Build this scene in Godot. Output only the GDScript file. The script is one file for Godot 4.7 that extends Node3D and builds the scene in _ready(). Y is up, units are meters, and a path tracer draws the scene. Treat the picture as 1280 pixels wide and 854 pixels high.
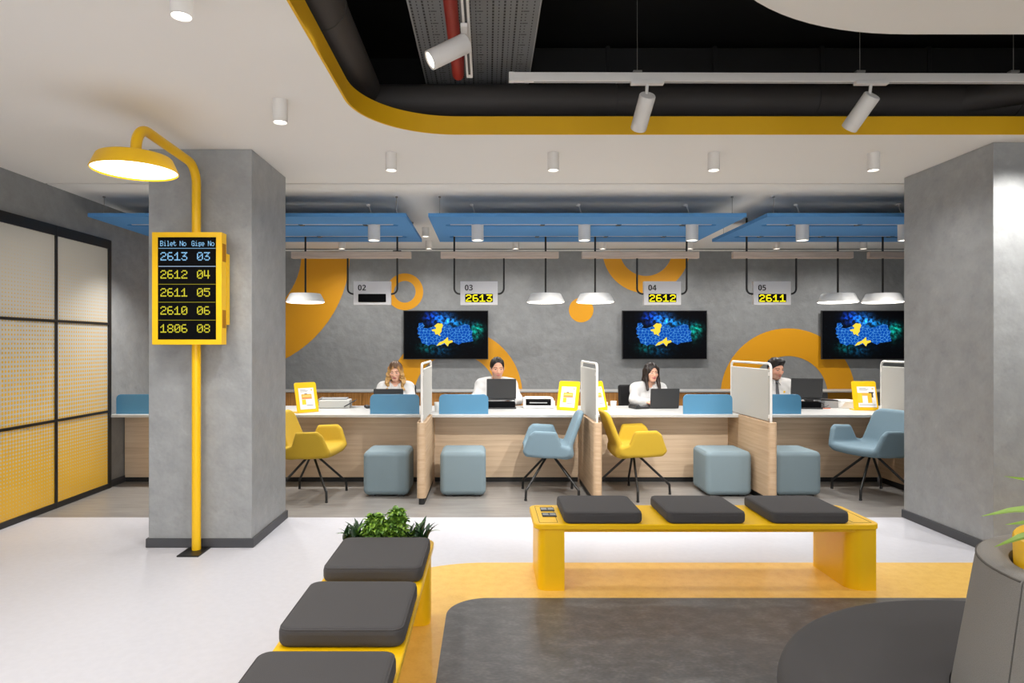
extends Node3D
# A ticket-sales hall: a row of service desks behind two plastered pillars, with benches and a round sofa in front.
# y is up, the camera stands at z = 0 and looks along -z; all numbers are metres.

const CEIL := 2.85
const LAMPS := 0.3      # all lamps together
var M := {}
var meshes := {}
var counts := {}

# ---------------------------------------------------------------- mesh builder
class MB:
	var v := PackedVector3Array()
	var n := PackedVector3Array()
	var u := PackedVector2Array()
	var c := PackedColorArray()
	var ix := PackedInt32Array()
	var coloured := false

	func vert(p: Vector3, nn: Vector3, uv := Vector2.ZERO, col := Color.WHITE) -> int:
		v.append(p)
		n.append(nn)
		u.append(uv)
		c.append(col)
		return v.size() - 1

	func tri(a: int, b: int, d: int) -> void:
		var g := (v[b] - v[a]).cross(v[d] - v[a])
		if g.dot(n[a] + n[b] + n[d]) > 0.0:
			ix.append_array([a, d, b])
		else:
			ix.append_array([a, b, d])

	func quad(a: int, b: int, d: int, e: int) -> void:
		tri(a, b, d)
		tri(a, d, e)

	func face(p: Array, uvs := []) -> void:      # flat convex polygon, either winding: normal by right-hand rule of the order given
		var nn: Vector3 = (p[1] - p[0]).cross(p[2] - p[0]).normalized()
		var first := v.size()
		for i in p.size():
			vert(p[i], nn, uvs[i] if uvs.size() else Vector2.ZERO)
		for i in range(1, p.size() - 1):
			tri(first, first + i, first + i + 1)

	# a box with rounded (seg > 1) or chamfered (seg 1) edges
	func box(at: Vector3, size: Vector3, r := 0.0, seg := 1, b := Basis()) -> void:
		var h := size / 2.0
		if r <= 0.0:
			for ax in 3:
				for s in [-1.0, 1.0]:
					var nn := Vector3.ZERO
					nn[ax] = s
					var f := v.size()
					for q in [[-1, -1], [1, -1], [1, 1], [-1, 1]]:
						var p := Vector3.ZERO
						p[ax] = s * h[ax]
						p[(ax + 1) % 3] = q[0] * h[(ax + 1) % 3]
						p[(ax + 2) % 3] = q[1] * h[(ax + 2) % 3]
						vert(at + b * p, b * nn)
					quad(f, f + 1, f + 2, f + 3)
			return
		r = minf(r, minf(h.x, minf(h.y, h.z)) * 0.999)
		var inner := h - Vector3(r, r, r)
		var lines := []
		for ax in 3:
			var l := []
			for i in seg + 1:
				l.append(-h[ax] + r * (1.0 - tan(PI / 4 * (1.0 - float(i) / seg))))
			for i in seg + 1:
				l.append(h[ax] - r * (1.0 - tan(PI / 4 * float(i) / seg)))
			lines.append(l)
		for ax in 3:
			var a1 := (ax + 1) % 3
			var a2 := (ax + 2) % 3
			var k: int = lines[0].size()
			for s in [-1.0, 1.0]:
				var f := v.size()
				for i in k:
					for j in k:
						var p := Vector3.ZERO
						p[ax] = s * h[ax]
						p[a1] = lines[a1][i]
						p[a2] = lines[a2][j]
						var inn := p.clamp(-inner, inner)
						var nn := (p - inn).normalized()
						vert(at + b * (inn + nn * r), b * nn)
				for i in k - 1:
					for j in k - 1:
						quad(f + i * k + j, f + (i + 1) * k + j, f + (i + 1) * k + j + 1, f + i * k + j + 1)

	# round bar through points
	func tube(pts: Array, r: float, sides := 10, r2 := -1.0) -> void:
		if r2 < 0.0:
			r2 = r
		var side := Vector3.ZERO
		var f := v.size()
		for i in pts.size():
			var t: Vector3
			if i == 0:
				t = pts[1] - pts[0]
			elif i == pts.size() - 1:
				t = pts[i] - pts[i - 1]
			else:
				t = (pts[i + 1] - pts[i]).normalized() + (pts[i] - pts[i - 1]).normalized()
			t = t.normalized()
			if side == Vector3.ZERO:
				side = t.cross(Vector3.RIGHT if absf(t.x) < 0.8 else Vector3.UP).normalized()
			side = (side - t * side.dot(t)).normalized()
			var up := t.cross(side)
			var rr := lerpf(r, r2, float(i) / (pts.size() - 1))
			for k in sides:
				var a := TAU * k / sides
				var d := side * cos(a) + up * sin(a)
				vert(pts[i] + d * rr, d)
		for i in pts.size() - 1:
			for k in sides:
				var k2 := (k + 1) % sides
				quad(f + i * sides + k, f + i * sides + k2, f + (i + 1) * sides + k2, f + (i + 1) * sides + k)
		for e in [0, pts.size() - 1]:
			var out: Vector3 = (pts[0] - pts[1]).normalized() if e == 0 else (pts[e] - pts[e - 1]).normalized()
			var g := v.size()
			vert(pts[e], out)
			for k in sides:
				vert(v[f + e * sides + k], out)
			for k in sides:
				tri(g, g + 1 + k, g + 1 + (k + 1) % sides)

	# profile of (radius, height) turned about y from a0 to a1; each band keeps its own edge unless nearly level with the next
	func lathe(prof: Array, segs := 32, xf := Transform3D(), a0 := 0.0, a1 := TAU, caps := false) -> void:
		for i in prof.size() - 1:
			var p: Vector2 = prof[i]
			var q: Vector2 = prof[i + 1]
			if p.distance_to(q) < 1e-6:
				continue
			var e := (q - p).normalized()
			var np := Vector2(e.y, -e.x)
			var n0 := np
			var n1 := np
			if i > 0:
				var e0: Vector2 = (p - prof[i - 1]).normalized()
				if e0.dot(e) > 0.7:
					n0 = (np + Vector2(e0.y, -e0.x)).normalized()
			if i < prof.size() - 2:
				var e1: Vector2 = (prof[i + 2] - q).normalized()
				if e1.dot(e) > 0.7:
					n1 = (np + Vector2(e1.y, -e1.x)).normalized()
			var f := v.size()
			for k in segs + 1:
				var a := lerpf(a0, a1, float(k) / segs)
				var d := Vector3(cos(a), 0, sin(a))
				vert(xf * (d * p.x + Vector3.UP * p.y), xf.basis * (d * n0.x + Vector3.UP * n0.y))
				vert(xf * (d * q.x + Vector3.UP * q.y), xf.basis * (d * n1.x + Vector3.UP * n1.y))
			for k in segs:
				var o := f + k * 2
				quad(o, o + 2, o + 3, o + 1)
		if caps:
			var poly := PackedVector2Array()
			for i in prof.size():
				if i == 0 or prof[i].distance_to(poly[poly.size() - 1]) > 1e-5:
					poly.append(prof[i])
			if poly[0].distance_to(poly[poly.size() - 1]) < 1e-5:
				poly.remove_at(poly.size() - 1)
			var t := Geometry2D.triangulate_polygon(poly)
			for a in [a0, a1]:
				var d := Vector3(cos(a), 0, sin(a))
				var nn := xf.basis * (Vector3(-sin(a), 0, cos(a)) * (-1.0 if a == a0 else 1.0))
				var f := v.size()
				for p in poly:
					vert(xf * (d * p.x + Vector3.UP * p.y), nn)
				for i in range(0, t.size(), 3):
					tri(f + t[i], f + t[i + 1], f + t[i + 2])

	# polygon in (x, z) carried up through rings of (inset, height): slabs with rounded edges
	func loft(poly: PackedVector2Array, rings: Array, xf := Transform3D(), close := true) -> void:
		var m := poly.size()
		var area := 0.0
		for i in m:
			area += poly[i].cross(poly[(i + 1) % m])
		var sgn := 1.0 if area > 0 else -1.0
		var en := []
		for i in m:
			var e := (poly[(i + 1) % m] - poly[i]).normalized()
			en.append(Vector2(e.y, -e.x) * sgn)
		var mit := []
		for i in m:
			var s: Vector2 = en[i] + en[(i + m - 1) % m]
			mit.append(s / maxf(0.3, 1.0 + en[i].dot(en[(i + m - 1) % m])))
		for k in rings.size() - 1:
			var r0: Vector2 = rings[k]
			var r1: Vector2 = rings[k + 1]
			var up := Vector2(r1.y - r0.y, r1.x - r0.x).normalized()
			for i in m:
				var j := (i + 1) % m
				var ni: Vector2 = en[i]
				var nj: Vector2 = en[i]
				if en[i].dot(en[(i + m - 1) % m]) > 0.75:
					ni = mit[i].normalized()
				if en[i].dot(en[j]) > 0.75:
					nj = mit[j].normalized()
				var f := v.size()
				for w in [[i, ni, r0], [j, nj, r0], [j, nj, r1], [i, ni, r1]]:
					var p: Vector2 = poly[w[0]] - mit[w[0]] * w[2].x
					vert(xf * Vector3(p.x, w[2].y, p.y), xf.basis * Vector3(w[1].x * up.x, up.y, w[1].y * up.x))
				quad(f, f + 1, f + 2, f + 3)
		if close:
			for k in [0, rings.size() - 1]:
				var q := PackedVector2Array()
				for i in m:
					q.append(poly[i] - mit[i] * rings[k].x)
				var t := Geometry2D.triangulate_polygon(q)
				var f := v.size()
				for p in q:
					vert(xf * Vector3(p.x, rings[k].y, p.y), xf.basis * (Vector3.DOWN if k == 0 else Vector3.UP))
				for i in range(0, t.size(), 3):
					tri(f + t[i], f + t[i + 1], f + t[i + 2])

	func mesh() -> ArrayMesh:
		var a := []
		a.resize(Mesh.ARRAY_MAX)
		a[Mesh.ARRAY_VERTEX] = v
		a[Mesh.ARRAY_NORMAL] = n
		a[Mesh.ARRAY_TEX_UV] = u
		if coloured:
			a[Mesh.ARRAY_COLOR] = c
		a[Mesh.ARRAY_INDEX] = ix
		var m := ArrayMesh.new()
		m.add_surface_from_arrays(Mesh.PRIMITIVE_TRIANGLES, a)
		return m


# surface nets of a signed distance field, added to a builder
func nets(mb: MB, sdf: Callable, lo: Vector3, hi: Vector3, h: float, xf := Transform3D(), paint = null) -> void:
	var nx := int(ceil((hi.x - lo.x) / h)) + 1
	var ny := int(ceil((hi.y - lo.y) / h)) + 1
	var nz := int(ceil((hi.z - lo.z) / h)) + 1
	var f := PackedFloat32Array()
	f.resize(nx * ny * nz)
	f.fill(9.0)
	var live := []
	var B := 4
	for bz in range(0, nz, B):
		for by in range(0, ny, B):
			for bx in range(0, nx, B):
				var d: float = sdf.call(lo + Vector3(bx + 1.5, by + 1.5, bz + 1.5) * h)
				if absf(d) > h * B * 1.25 + h:
					if d < 0.0:
						for z in range(bz, mini(bz + B, nz)):
							for y in range(by, mini(by + B, ny)):
								for x in range(bx, mini(bx + B, nx)):
									f[(z * ny + y) * nx + x] = -9.0
					continue
				live.append(Vector3i(bx, by, bz))
				for z in range(bz, mini(bz + B, nz)):
					for y in range(by, mini(by + B, ny)):
						for x in range(bx, mini(bx + B, nx)):
							f[(z * ny + y) * nx + x] = sdf.call(lo + Vector3(x, y, z) * h)
	var sx := 1
	var sy := nx
	var sz := nx * ny
	var id := PackedInt32Array()
	id.resize(nx * ny * nz)
	id.fill(-1)
	var offs := [0, sx, sy, sx + sy, sz, sx + sz, sy + sz, sx + sy + sz]
	var cor := [Vector3(0, 0, 0), Vector3(1, 0, 0), Vector3(0, 1, 0), Vector3(1, 1, 0), Vector3(0, 0, 1), Vector3(1, 0, 1), Vector3(0, 1, 1), Vector3(1, 1, 1)]
	var edges := [[0, 1], [2, 3], [4, 5], [6, 7], [0, 2], [1, 3], [4, 6], [5, 7], [0, 4], [1, 5], [2, 6], [3, 7]]
	for z in nz - 1:
		for y in ny - 1:
			for x in nx - 1:
				var o := (z * ny + y) * nx + x
				var s0 := f[o] < 0.0
				var mixed := false
				for k in range(1, 8):
					if (f[o + offs[k]] < 0.0) != s0:
						mixed = true
						break
				if not mixed:
					continue
				var sum := Vector3.ZERO
				var cnt := 0
				for e in edges:
					var a := f[o + offs[e[0]]]
					var b := f[o + offs[e[1]]]
					if (a < 0.0) != (b < 0.0):
						sum += cor[e[0]].lerp(cor[e[1]], a / (a - b))
						cnt += 1
				var p := lo + (Vector3(x, y, z) + sum / cnt) * h
				var g := Vector3(
					sdf.call(p + Vector3(h, 0, 0) * 0.7) - sdf.call(p - Vector3(h, 0, 0) * 0.7),
					sdf.call(p + Vector3(0, h, 0) * 0.7) - sdf.call(p - Vector3(0, h, 0) * 0.7),
					sdf.call(p + Vector3(0, 0, h) * 0.7) - sdf.call(p - Vector3(0, 0, h) * 0.7)).normalized()
				id[o] = mb.vert(xf * p, (xf.basis * g).normalized(), Vector2.ZERO, paint.call(p) if paint != null else Color.WHITE)
	for z in range(1, nz - 1):
		for y in range(1, ny - 1):
			for x in range(1, nx - 1):
				var o := (z * ny + y) * nx + x
				var s := f[o] < 0.0
				for ax in 3:
					var st: int = [sx, sy, sz][ax]
					if (f[o + st] < 0.0) == s:
						continue
					var u: int = [sy, sz, sx][ax]
					var w: int = [sz, sx, sy][ax]
					var q := [id[o], id[o - u], id[o - u - w], id[o - w]]
					if q.min() >= 0:
						mb.quad(q[0], q[1], q[2], q[3])


func smin(a: float, b: float, k: float) -> float:
	var h := maxf(k - absf(a - b), 0.0) / k
	return minf(a, b) - h * h * k * 0.25


func cap(p: Vector3, a: Vector3, b: Vector3, ra: float, rb: float) -> float:
	var ab := b - a
	var t := clampf((p - a).dot(ab) / ab.length_squared(), 0.0, 1.0)
	return (p - a - ab * t).length() - lerpf(ra, rb, t)


func ell(p: Vector3, c: Vector3, r: Vector3) -> float:
	var q := (p - c) / r
	var k := q.length()
	return (k - 1.0) * minf(r.x, minf(r.y, r.z)) * 0.6 + (k - 1.0) * k / maxf(1e-4, ((p - c) / (r * r)).length()) * 0.4


func rbox(p: Vector3, c: Vector3, half: Vector3, r: float) -> float:
	var q := (p - c).abs() - half + Vector3(r, r, r)
	return q.max(Vector3.ZERO).length() + minf(maxf(q.x, maxf(q.y, q.z)), 0.0) - r


func poly_d(p: Vector2, v: PackedVector2Array) -> float:
	var d := (p - v[0]).length_squared()
	var s := 1.0
	var j := v.size() - 1
	for i in v.size():
		var e := v[j] - v[i]
		var w := p - v[i]
		var b := w - e * clampf(w.dot(e) / e.length_squared(), 0.0, 1.0)
		d = minf(d, b.length_squared())
		var c1 := p.y >= v[i].y
		var c2 := p.y < v[j].y
		var c3 := e.x * w.y > e.y * w.x
		if (c1 and c2 and c3) or not (c1 or c2 or c3):
			s = -s
		j = i
	return s * sqrt(d)


# ---------------------------------------------------------------- outlines
func rrect(x0: float, z0: float, x1: float, z1: float, r: float, seg := 6) -> PackedVector2Array:
	return rpoly([Vector2(x0, z0), Vector2(x1, z0), Vector2(x1, z1), Vector2(x0, z1)], [r, r, r, r], seg)


func rpoly(pts: Array, rad: Array, seg := 6) -> PackedVector2Array:   # a polygon with rounded corners
	var out := PackedVector2Array()
	var m := pts.size()
	for i in m:
		var p: Vector2 = pts[i]
		var r: float = rad[i]
		if r <= 0.0:
			out.append(p)
			continue
		var a: Vector2 = (pts[(i + m - 1) % m] - p).normalized()
		var b: Vector2 = (pts[(i + 1) % m] - p).normalized()
		var half := acos(clampf(a.dot(b), -1, 1)) / 2.0
		var c := p + (a + b).normalized() * (r / sin(half))
		var s := p + a * (r / tan(half)) - c
		var e := p + b * (r / tan(half)) - c
		var turn := s.angle_to(e)
		for k in seg + 1:
			out.append(c + s.rotated(turn * k / seg))
	return out


func slab_rings(h: float, b: float) -> Array:
	return [Vector2(b, 0), Vector2(0, b), Vector2(0, h - b), Vector2(b, h)]


func soft_rings(h: float, r: float, seg := 4) -> Array:
	var o := []
	for i in seg + 1:
		var a := PI / 2 * i / seg
		o.append(Vector2(r * (1 - sin(a)), r * (1 - cos(a))))
	for i in seg + 1:
		var a := PI / 2 * i / seg
		o.append(Vector2(r * (1 - cos(a)), h - r + r * sin(a)))
	return o


# polygon standing up: outline in (x, y), thickness along +z
func upright(at := Vector3.ZERO) -> Transform3D:
	return Transform3D(Basis(Vector3(1, 0, 0), Vector3(0, 0, 1), Vector3(0, 1, 0)), at)


func bend(pts: Array, r: float, seg := 6) -> Array:      # a path with rounded corners
	var out := [pts[0]]
	for i in range(1, pts.size() - 1):
		var p: Vector3 = pts[i]
		var a: Vector3 = (pts[i - 1] - p).normalized()
		var b: Vector3 = (pts[i + 1] - p).normalized()
		var half := a.angle_to(b) / 2.0
		var l := r / tan(half)
		for k in seg + 1:
			var t := float(k) / seg
			var q0 := p + a * l
			var q1 := p + b * l
			var ctr := p + (a + b).normalized() * (r / sin(half))
			out.append(ctr + (q0 - ctr).slerp(q1 - ctr, t))
	out.append(pts[pts.size() - 1])
	return out


# ---------------------------------------------------------------- nodes
func numbered(called: String) -> String:
	var k: int = counts.get(called, 0)
	counts[called] = k + 1
	return called if k == 0 else "%s_%03d" % [called, k]


func tag(o: Node, label: String, category: String, group := "", kind := "") -> void:
	if label:
		o.set_meta("label", label)
	if category:
		o.set_meta("category", category)
	if group:
		o.set_meta("group", group)
	if kind:
		o.set_meta("kind", kind)


func thing(called: String, label: String, category: String, at := Vector3.ZERO, turn := 0.0, group := "") -> Node3D:
	var o := Node3D.new()
	o.name = numbered(called)
	o.position = at
	o.rotation.y = turn
	tag(o, label, category, group)
	add_child(o)
	return o


func obj(called: String, shape, m: Material, parent: Node = self) -> MeshInstance3D:
	var o := MeshInstance3D.new()
	o.mesh = shape.mesh() if shape is MB else shape
	o.name = numbered(called) if parent == self else called
	o.material_override = m
	o.cast_shadow = GeometryInstance3D.SHADOW_CASTING_SETTING_ON
	parent.add_child(o, true)
	return o


func struct(called: String, label: String, category := "") -> Node3D:
	var o := thing(called, label, category)
	o.set_meta("kind", "structure")
	return o


func dup(root: Node3D, called: String, label: String, at: Vector3, turn := 0.0) -> Node3D:
	var r: Node3D = root.duplicate()
	r.name = numbered(called)
	r.position = at
	r.rotation.y = turn
	r.set_meta("label", label)
	add_child(r)
	return r


func bx(at: Vector3, size: Vector3, r := 0.0, seg := 1, b := Basis()) -> MB:
	var m := MB.new()
	m.box(at, size, r, seg, b)
	return m


func span(x0: float, y0: float, z0: float, x1: float, y1: float, z1: float, r := 0.0) -> MB:
	return bx(Vector3(x0 + x1, y0 + y1, z0 + z1) / 2, Vector3(absf(x1 - x0), absf(y1 - y0), absf(z1 - z0)), r)


func spot(parent: Node, at: Vector3, towards: Vector3, energy: float, angle: float, size := 0.03, col := Color(1, 0.985, 0.965)) -> void:
	var l := SpotLight3D.new()
	l.name = "lamp_light"
	l.light_energy = energy * LAMPS
	l.light_color = col
	l.spot_angle = angle
	l.spot_angle_attenuation = 1.0
	l.spot_attenuation = 2.0
	l.spot_range = 30.0
	l.light_size = size
	l.shadow_enabled = true
	parent.add_child(l, true)
	l.position = at
	l.basis = Basis.looking_at(towards.normalized(), Vector3.FORWARD if absf(towards.normalized().y) > 0.95 else Vector3.UP)


# ---------------------------------------------------------------- materials
func mat(called: String, col: Color, rough := 0.6, metal := 0.0) -> StandardMaterial3D:
	var m := StandardMaterial3D.new()
	m.resource_name = called
	m.albedo_color = col
	m.roughness = rough
	m.metallic = metal
	M[called] = m
	return m


func c8(r: int, g: int, b: int) -> Color:
	return Color8(r, g, b)


func glow(called: String, col: Color, energy: float) -> StandardMaterial3D:
	var m := mat(called, Color(0.9, 0.9, 0.9), 0.5)
	m.emission_enabled = true
	m.emission = col
	m.emission_energy_multiplier = energy
	return m


func noise(sd: int, freq: float, oct := 4, kind := FastNoiseLite.TYPE_SIMPLEX_SMOOTH) -> FastNoiseLite:
	var f := FastNoiseLite.new()
	f.seed = sd
	f.frequency = freq
	f.noise_type = kind
	f.fractal_type = FastNoiseLite.FRACTAL_FBM
	f.fractal_octaves = oct
	return f


# a seamless picture of a noise, run through a ramp of colours
func ramp_tex(f: FastNoiseLite, size: int, stops: Array, mix_in: FastNoiseLite = null, share := 0.3) -> ImageTexture:
	var a := f.get_seamless_image(size, size)
	var b: Image = mix_in.get_seamless_image(size, size) if mix_in else null
	var da := a.get_data()
	var db := b.get_data() if b else PackedByteArray()
	var out := PackedByteArray()
	out.resize(size * size * 3)
	var table := []
	for i in 256:
		var t := i / 255.0 * (stops.size() - 1)
		var k := mini(int(t), stops.size() - 2)
		table.append(stops[k].lerp(stops[k + 1], t - k))
	for i in size * size:
		var val := float(da[i])
		if b:
			val = lerpf(val, db[i], share)
		var c: Color = table[clampi(int(val), 0, 255)]
		out[i * 3] = int(c.r * 255)
		out[i * 3 + 1] = int(c.g * 255)
		out[i * 3 + 2] = int(c.b * 255)
	return ImageTexture.create_from_image(Image.create_from_data(size, size, false, Image.FORMAT_RGB8, out))


func grey_tex(f: FastNoiseLite, size: int) -> ImageTexture:
	return ImageTexture.create_from_image(f.get_seamless_image(size, size))


func tri_map(m: StandardMaterial3D, scale: Vector3, world := false) -> void:
	m.uv1_triplanar = true
	m.uv1_world_triplanar = world
	m.uv1_scale = scale
	m.uv1_triplanar_sharpness = 4.0


func make_materials() -> void:
	# troweled plaster
	var warp := noise(11, 0.012, 5)
	warp.domain_warp_enabled = true
	warp.domain_warp_amplitude = 60.0
	warp.domain_warp_frequency = 0.01
	var plaster_tex := ramp_tex(warp, 1024, [c8(140, 142, 143), c8(150, 152, 153), c8(155, 157, 158), c8(160, 162, 163), c8(171, 173, 174)], noise(12, 0.05, 4), 0.25)
	var relief := grey_tex(noise(13, 0.03, 5), 512)
	for w in [["plaster", Color(1, 1, 1)], ["wall_plaster_shaded", Color(0.9, 0.9, 0.9)]]:  # one plaster; the dimmer light on the walls is put into their tint
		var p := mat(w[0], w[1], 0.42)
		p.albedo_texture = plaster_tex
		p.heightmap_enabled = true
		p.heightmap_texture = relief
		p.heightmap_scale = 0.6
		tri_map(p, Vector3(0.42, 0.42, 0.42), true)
	mat("ceiling", c8(242, 240, 236), 0.85)
	mat("ceiling_black", c8(26, 26, 27), 0.8)
	mat("duct", c8(70, 66, 64), 0.62)
	mat("fascia", c8(232, 178, 0), 0.6)
	mat("yellow_paint", c8(246, 194, 8), 0.38)
	mat("bench_yellow", c8(242, 192, 0), 0.38)
	mat("wall_yellow", c8(224, 156, 4), 0.55)
	mat("baseboard", c8(68, 69, 73), 0.5)
	mat("black_metal", c8(22, 22, 22), 0.4)
	mat("black_plastic", c8(40, 40, 41), 0.45)
	mat("dark_screen", c8(10, 10, 12), 0.45).metallic_specular = 0.15
	mat("white_metal", c8(226, 224, 220), 0.4)
	mat("can_white", c8(226, 223, 219), 0.5)
	mat("white_plastic", c8(228, 228, 226), 0.45)
	mat("pale_grey", c8(178, 178, 174), 0.5)
	mat("grey_plastic", c8(150, 152, 154), 0.45)
	mat("aluminium", c8(178, 180, 182), 0.35, 0.6)
	mat("blue_panel", c8(84, 146, 206), 0.8)
	mat("blue_acrylic", c8(76, 134, 170), 0.32)
	mat("worktop", c8(190, 190, 188), 0.32)
	mat("red_pipe", c8(160, 45, 38), 0.45)
	mat("sign_white", c8(214, 212, 214), 0.5)
	mat("ink", c8(40, 38, 38), 0.6)
	mat("skirt_black", c8(28, 28, 29), 0.5)
	mat("paper", c8(238, 236, 232), 0.8)
	mat("soil", c8(38, 30, 24), 0.95)
	mat("wire", c8(150, 148, 145), 0.4, 0.5)
	mat("leaf_dark", c8(34, 66, 34), 0.45)
	mat("leaf_yellow", c8(122, 154, 52), 0.4)
	mat("leaf_mid", c8(92, 132, 48), 0.45)
	mat("leaf_light", c8(140, 178, 62), 0.5)
	mat("skin_cloth_dark", c8(36, 37, 42), 0.85)
	mat("tie_grey", c8(84, 84, 88), 0.7)
	mat("orange_cable", c8(214, 110, 60), 0.5)
	var pn := mat("beam_wood", c8(255, 255, 255), 0.6)
	pn.albedo_texture = ramp_tex(noise(21, 0.02, 4), 256, [c8(186, 164, 146), c8(206, 184, 164), c8(220, 200, 180)], noise(22, 0.1, 3), 0.3)
	tri_map(pn, Vector3(0.5, 8, 8))
	# oak with the grain lying along x and z
	var grain := noise(31, 0.012, 5)
	var oak := mat("oak", c8(255, 255, 255), 0.5)
	oak.albedo_texture = ramp_tex(grain, 512, [c8(190, 162, 134), c8(207, 180, 150), c8(217, 191, 161), c8(224, 200, 172), c8(234, 214, 188)], noise(32, 0.06, 4), 0.35)
	tri_map(oak, Vector3(0.09, 3.0, 0.09), true)
	var fin := mat("oak_fin", c8(226, 220, 212), 0.5)
	fin.albedo_texture = oak.albedo_texture
	tri_map(fin, Vector3(0.3, 4.5, 0.16), true)
	var cab := mat("cabinet_wood", c8(255, 255, 255), 0.5)
	cab.albedo_texture = ramp_tex(noise(33, 0.015, 4), 512, [c8(158, 100, 42), c8(200, 138, 68), c8(220, 160, 88), c8(234, 182, 112)], noise(34, 0.06, 3), 0.3)
	tri_map(cab, Vector3(4.5, 0.2, 4.5), true)
	# floors
	var wf := mat("white_vinyl", c8(255, 255, 255), 0.42)
	wf.albedo_texture = ramp_tex(noise(41, 0.05, 4), 512, [c8(200, 200, 207), c8(203, 203, 210), c8(206, 206, 213)])
	tri_map(wf, Vector3(0.7, 0.7, 0.7), true)
	var gf := mat("grey_vinyl", c8(255, 255, 255), 0.36)
	gf.albedo_texture = ramp_tex(noise(42, 0.014, 5), 512, [c8(116, 113, 110), c8(134, 130, 127), c8(142, 139, 135), c8(157, 153, 149)], noise(43, 0.08, 3), 0.3)
	tri_map(gf, Vector3(0.25, 1, 1.6), true)
	var yf := mat("yellow_vinyl", c8(255, 255, 255), 0.36)
	yf.albedo_texture = ramp_tex(noise(44, 0.03, 5), 512, [c8(228, 178, 76), c8(240, 194, 94), c8(246, 204, 106)], noise(45, 0.15, 3), 0.4)
	tri_map(yf, Vector3(0.7, 0.7, 0.7), true)
	var df := mat("dark_vinyl", c8(255, 255, 255), 0.34)
	df.albedo_texture = ramp_tex(noise(46, 0.03, 5), 512, [c8(62, 62, 62), c8(84, 83, 83), c8(120, 119, 118)], noise(47, 0.15, 3), 0.45)
	tri_map(df, Vector3(0.45, 0.8, 0.8), true)
	# cloths: a fine weave in tone and relief
	var weave := noise(51, 0.22, 3)
	var weave_tex := grey_tex(weave, 256)
	var weave_col := ramp_tex(weave, 256, [Color(0.86, 0.86, 0.86), Color(0.97, 0.97, 0.97), Color(1, 1, 1)])
	for w in [["dark_cloth", c8(70, 68, 69)], ["grey_cloth", c8(142, 139, 135)], ["ottoman_cloth", c8(126, 144, 152)], ["chair_yellow", c8(198, 164, 44)], ["chair_blue", c8(120, 144, 157)], ["felt", c8(188, 186, 180)], ["office_black", c8(34, 34, 36)]]:
		var m := mat(w[0], w[1], 0.92)
		m.albedo_texture = weave_col
		m.heightmap_enabled = true
		m.heightmap_texture = weave_tex
		m.heightmap_scale = 0.05
		m.rim_enabled = true
		m.rim = 0.25
		m.rim_tint = 0.6
		tri_map(m, Vector3(5, 5, 5))
	var shirt := mat("shirt", c8(206, 205, 204), 0.85)
	shirt.rim_enabled = true
	shirt.rim = 0.15
	var skin := mat("skin", Color.WHITE, 0.55)
	skin.vertex_color_use_as_albedo = true
	skin.subsurf_scatter_enabled = true
	skin.subsurf_scatter_strength = 0.06
	for w in [["hair_blonde", c8(222, 180, 122)], ["hair_black", c8(24, 18, 17)], ["hair_brown", c8(44, 32, 26)]]:
		var m := mat(w[0], w[1], 0.42)
		m.albedo_texture = ramp_tex(noise(61, 0.04, 3), 256, [Color(0.6, 0.55, 0.5), Color(0.85, 0.82, 0.8), Color(1, 1, 1)])
		tri_map(m, Vector3(14, 2, 14))
	M["hair_blonde"].vertex_color_use_as_albedo = true
	M["hair_brown"].vertex_color_use_as_albedo = true
	M["hair_black"].vertex_color_use_as_albedo = true
	var gl := mat("clear_glass", Color(1, 1, 1, 0.06), 0.02)
	gl.transparency = BaseMaterial3D.TRANSPARENCY_ALPHA
	glow("lamp_disc", Color(1, 0.97, 0.92), 3.0)
	glow("can_glow", Color(1, 0.97, 0.92), 2.5)
	M["tray"] = tray_material()


# ---------------------------------------------------------------- pictures on flat things
const FONT := {
	"0": ["01110", "10001", "10011", "10101", "11001", "10001", "01110"], "1": ["00100", "01100", "10100", "00100", "00100", "00100", "11111"],
	"2": ["01110", "10001", "00001", "00110", "01000", "10000", "11111"], "3": ["11111", "00010", "00100", "01110", "00001", "10001", "01110"],
	"4": ["10010", "10010", "10010", "10010", "11111", "00010", "00010"], "5": ["11111", "10000", "11110", "00001", "00001", "10001", "01110"],
	"6": ["01110", "10000", "10000", "11110", "10001", "10001", "01110"], "8": ["01110", "10001", "10001", "01110", "10001", "10001", "01110"],
	"B": ["11110", "10001", "10001", "11110", "10001", "10001", "11110"], "i": ["00100", "00000", "01100", "00100", "00100", "00100", "01110"],
	"l": ["01100", "00100", "00100", "00100", "00100", "00100", "01110"], "e": ["00000", "00000", "01110", "10001", "11111", "10000", "01110"],
	"t": ["01000", "01000", "11110", "01000", "01000", "01001", "00110"], "N": ["10001", "11001", "11001", "10101", "10011", "10011", "10001"],
	"o": ["00000", "00000", "01110", "10001", "10001", "10001", "01110"], "G": ["01110", "10001", "10000", "10111", "10001", "10001", "01111"],
	"s": ["00000", "00000", "01111", "10000", "01110", "00001", "11110", "00100"], " ": [],
}


func write(im: Image, text: String, x: float, y: float, pw: float, ph: float, pitch: float, col: Color, fat := 0.0) -> void:
	for ch in text:
		var rows: Array = FONT[ch]
		for r in rows.size():
			for k in 5:
				if rows[r][k] == "1":
					im.fill_rect(Rect2i(int(x + k * pw), int(y + r * ph), int(ceil(pw + fat)), int(ceil(ph + fat * 0.4))), col)
		x += pitch


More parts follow.
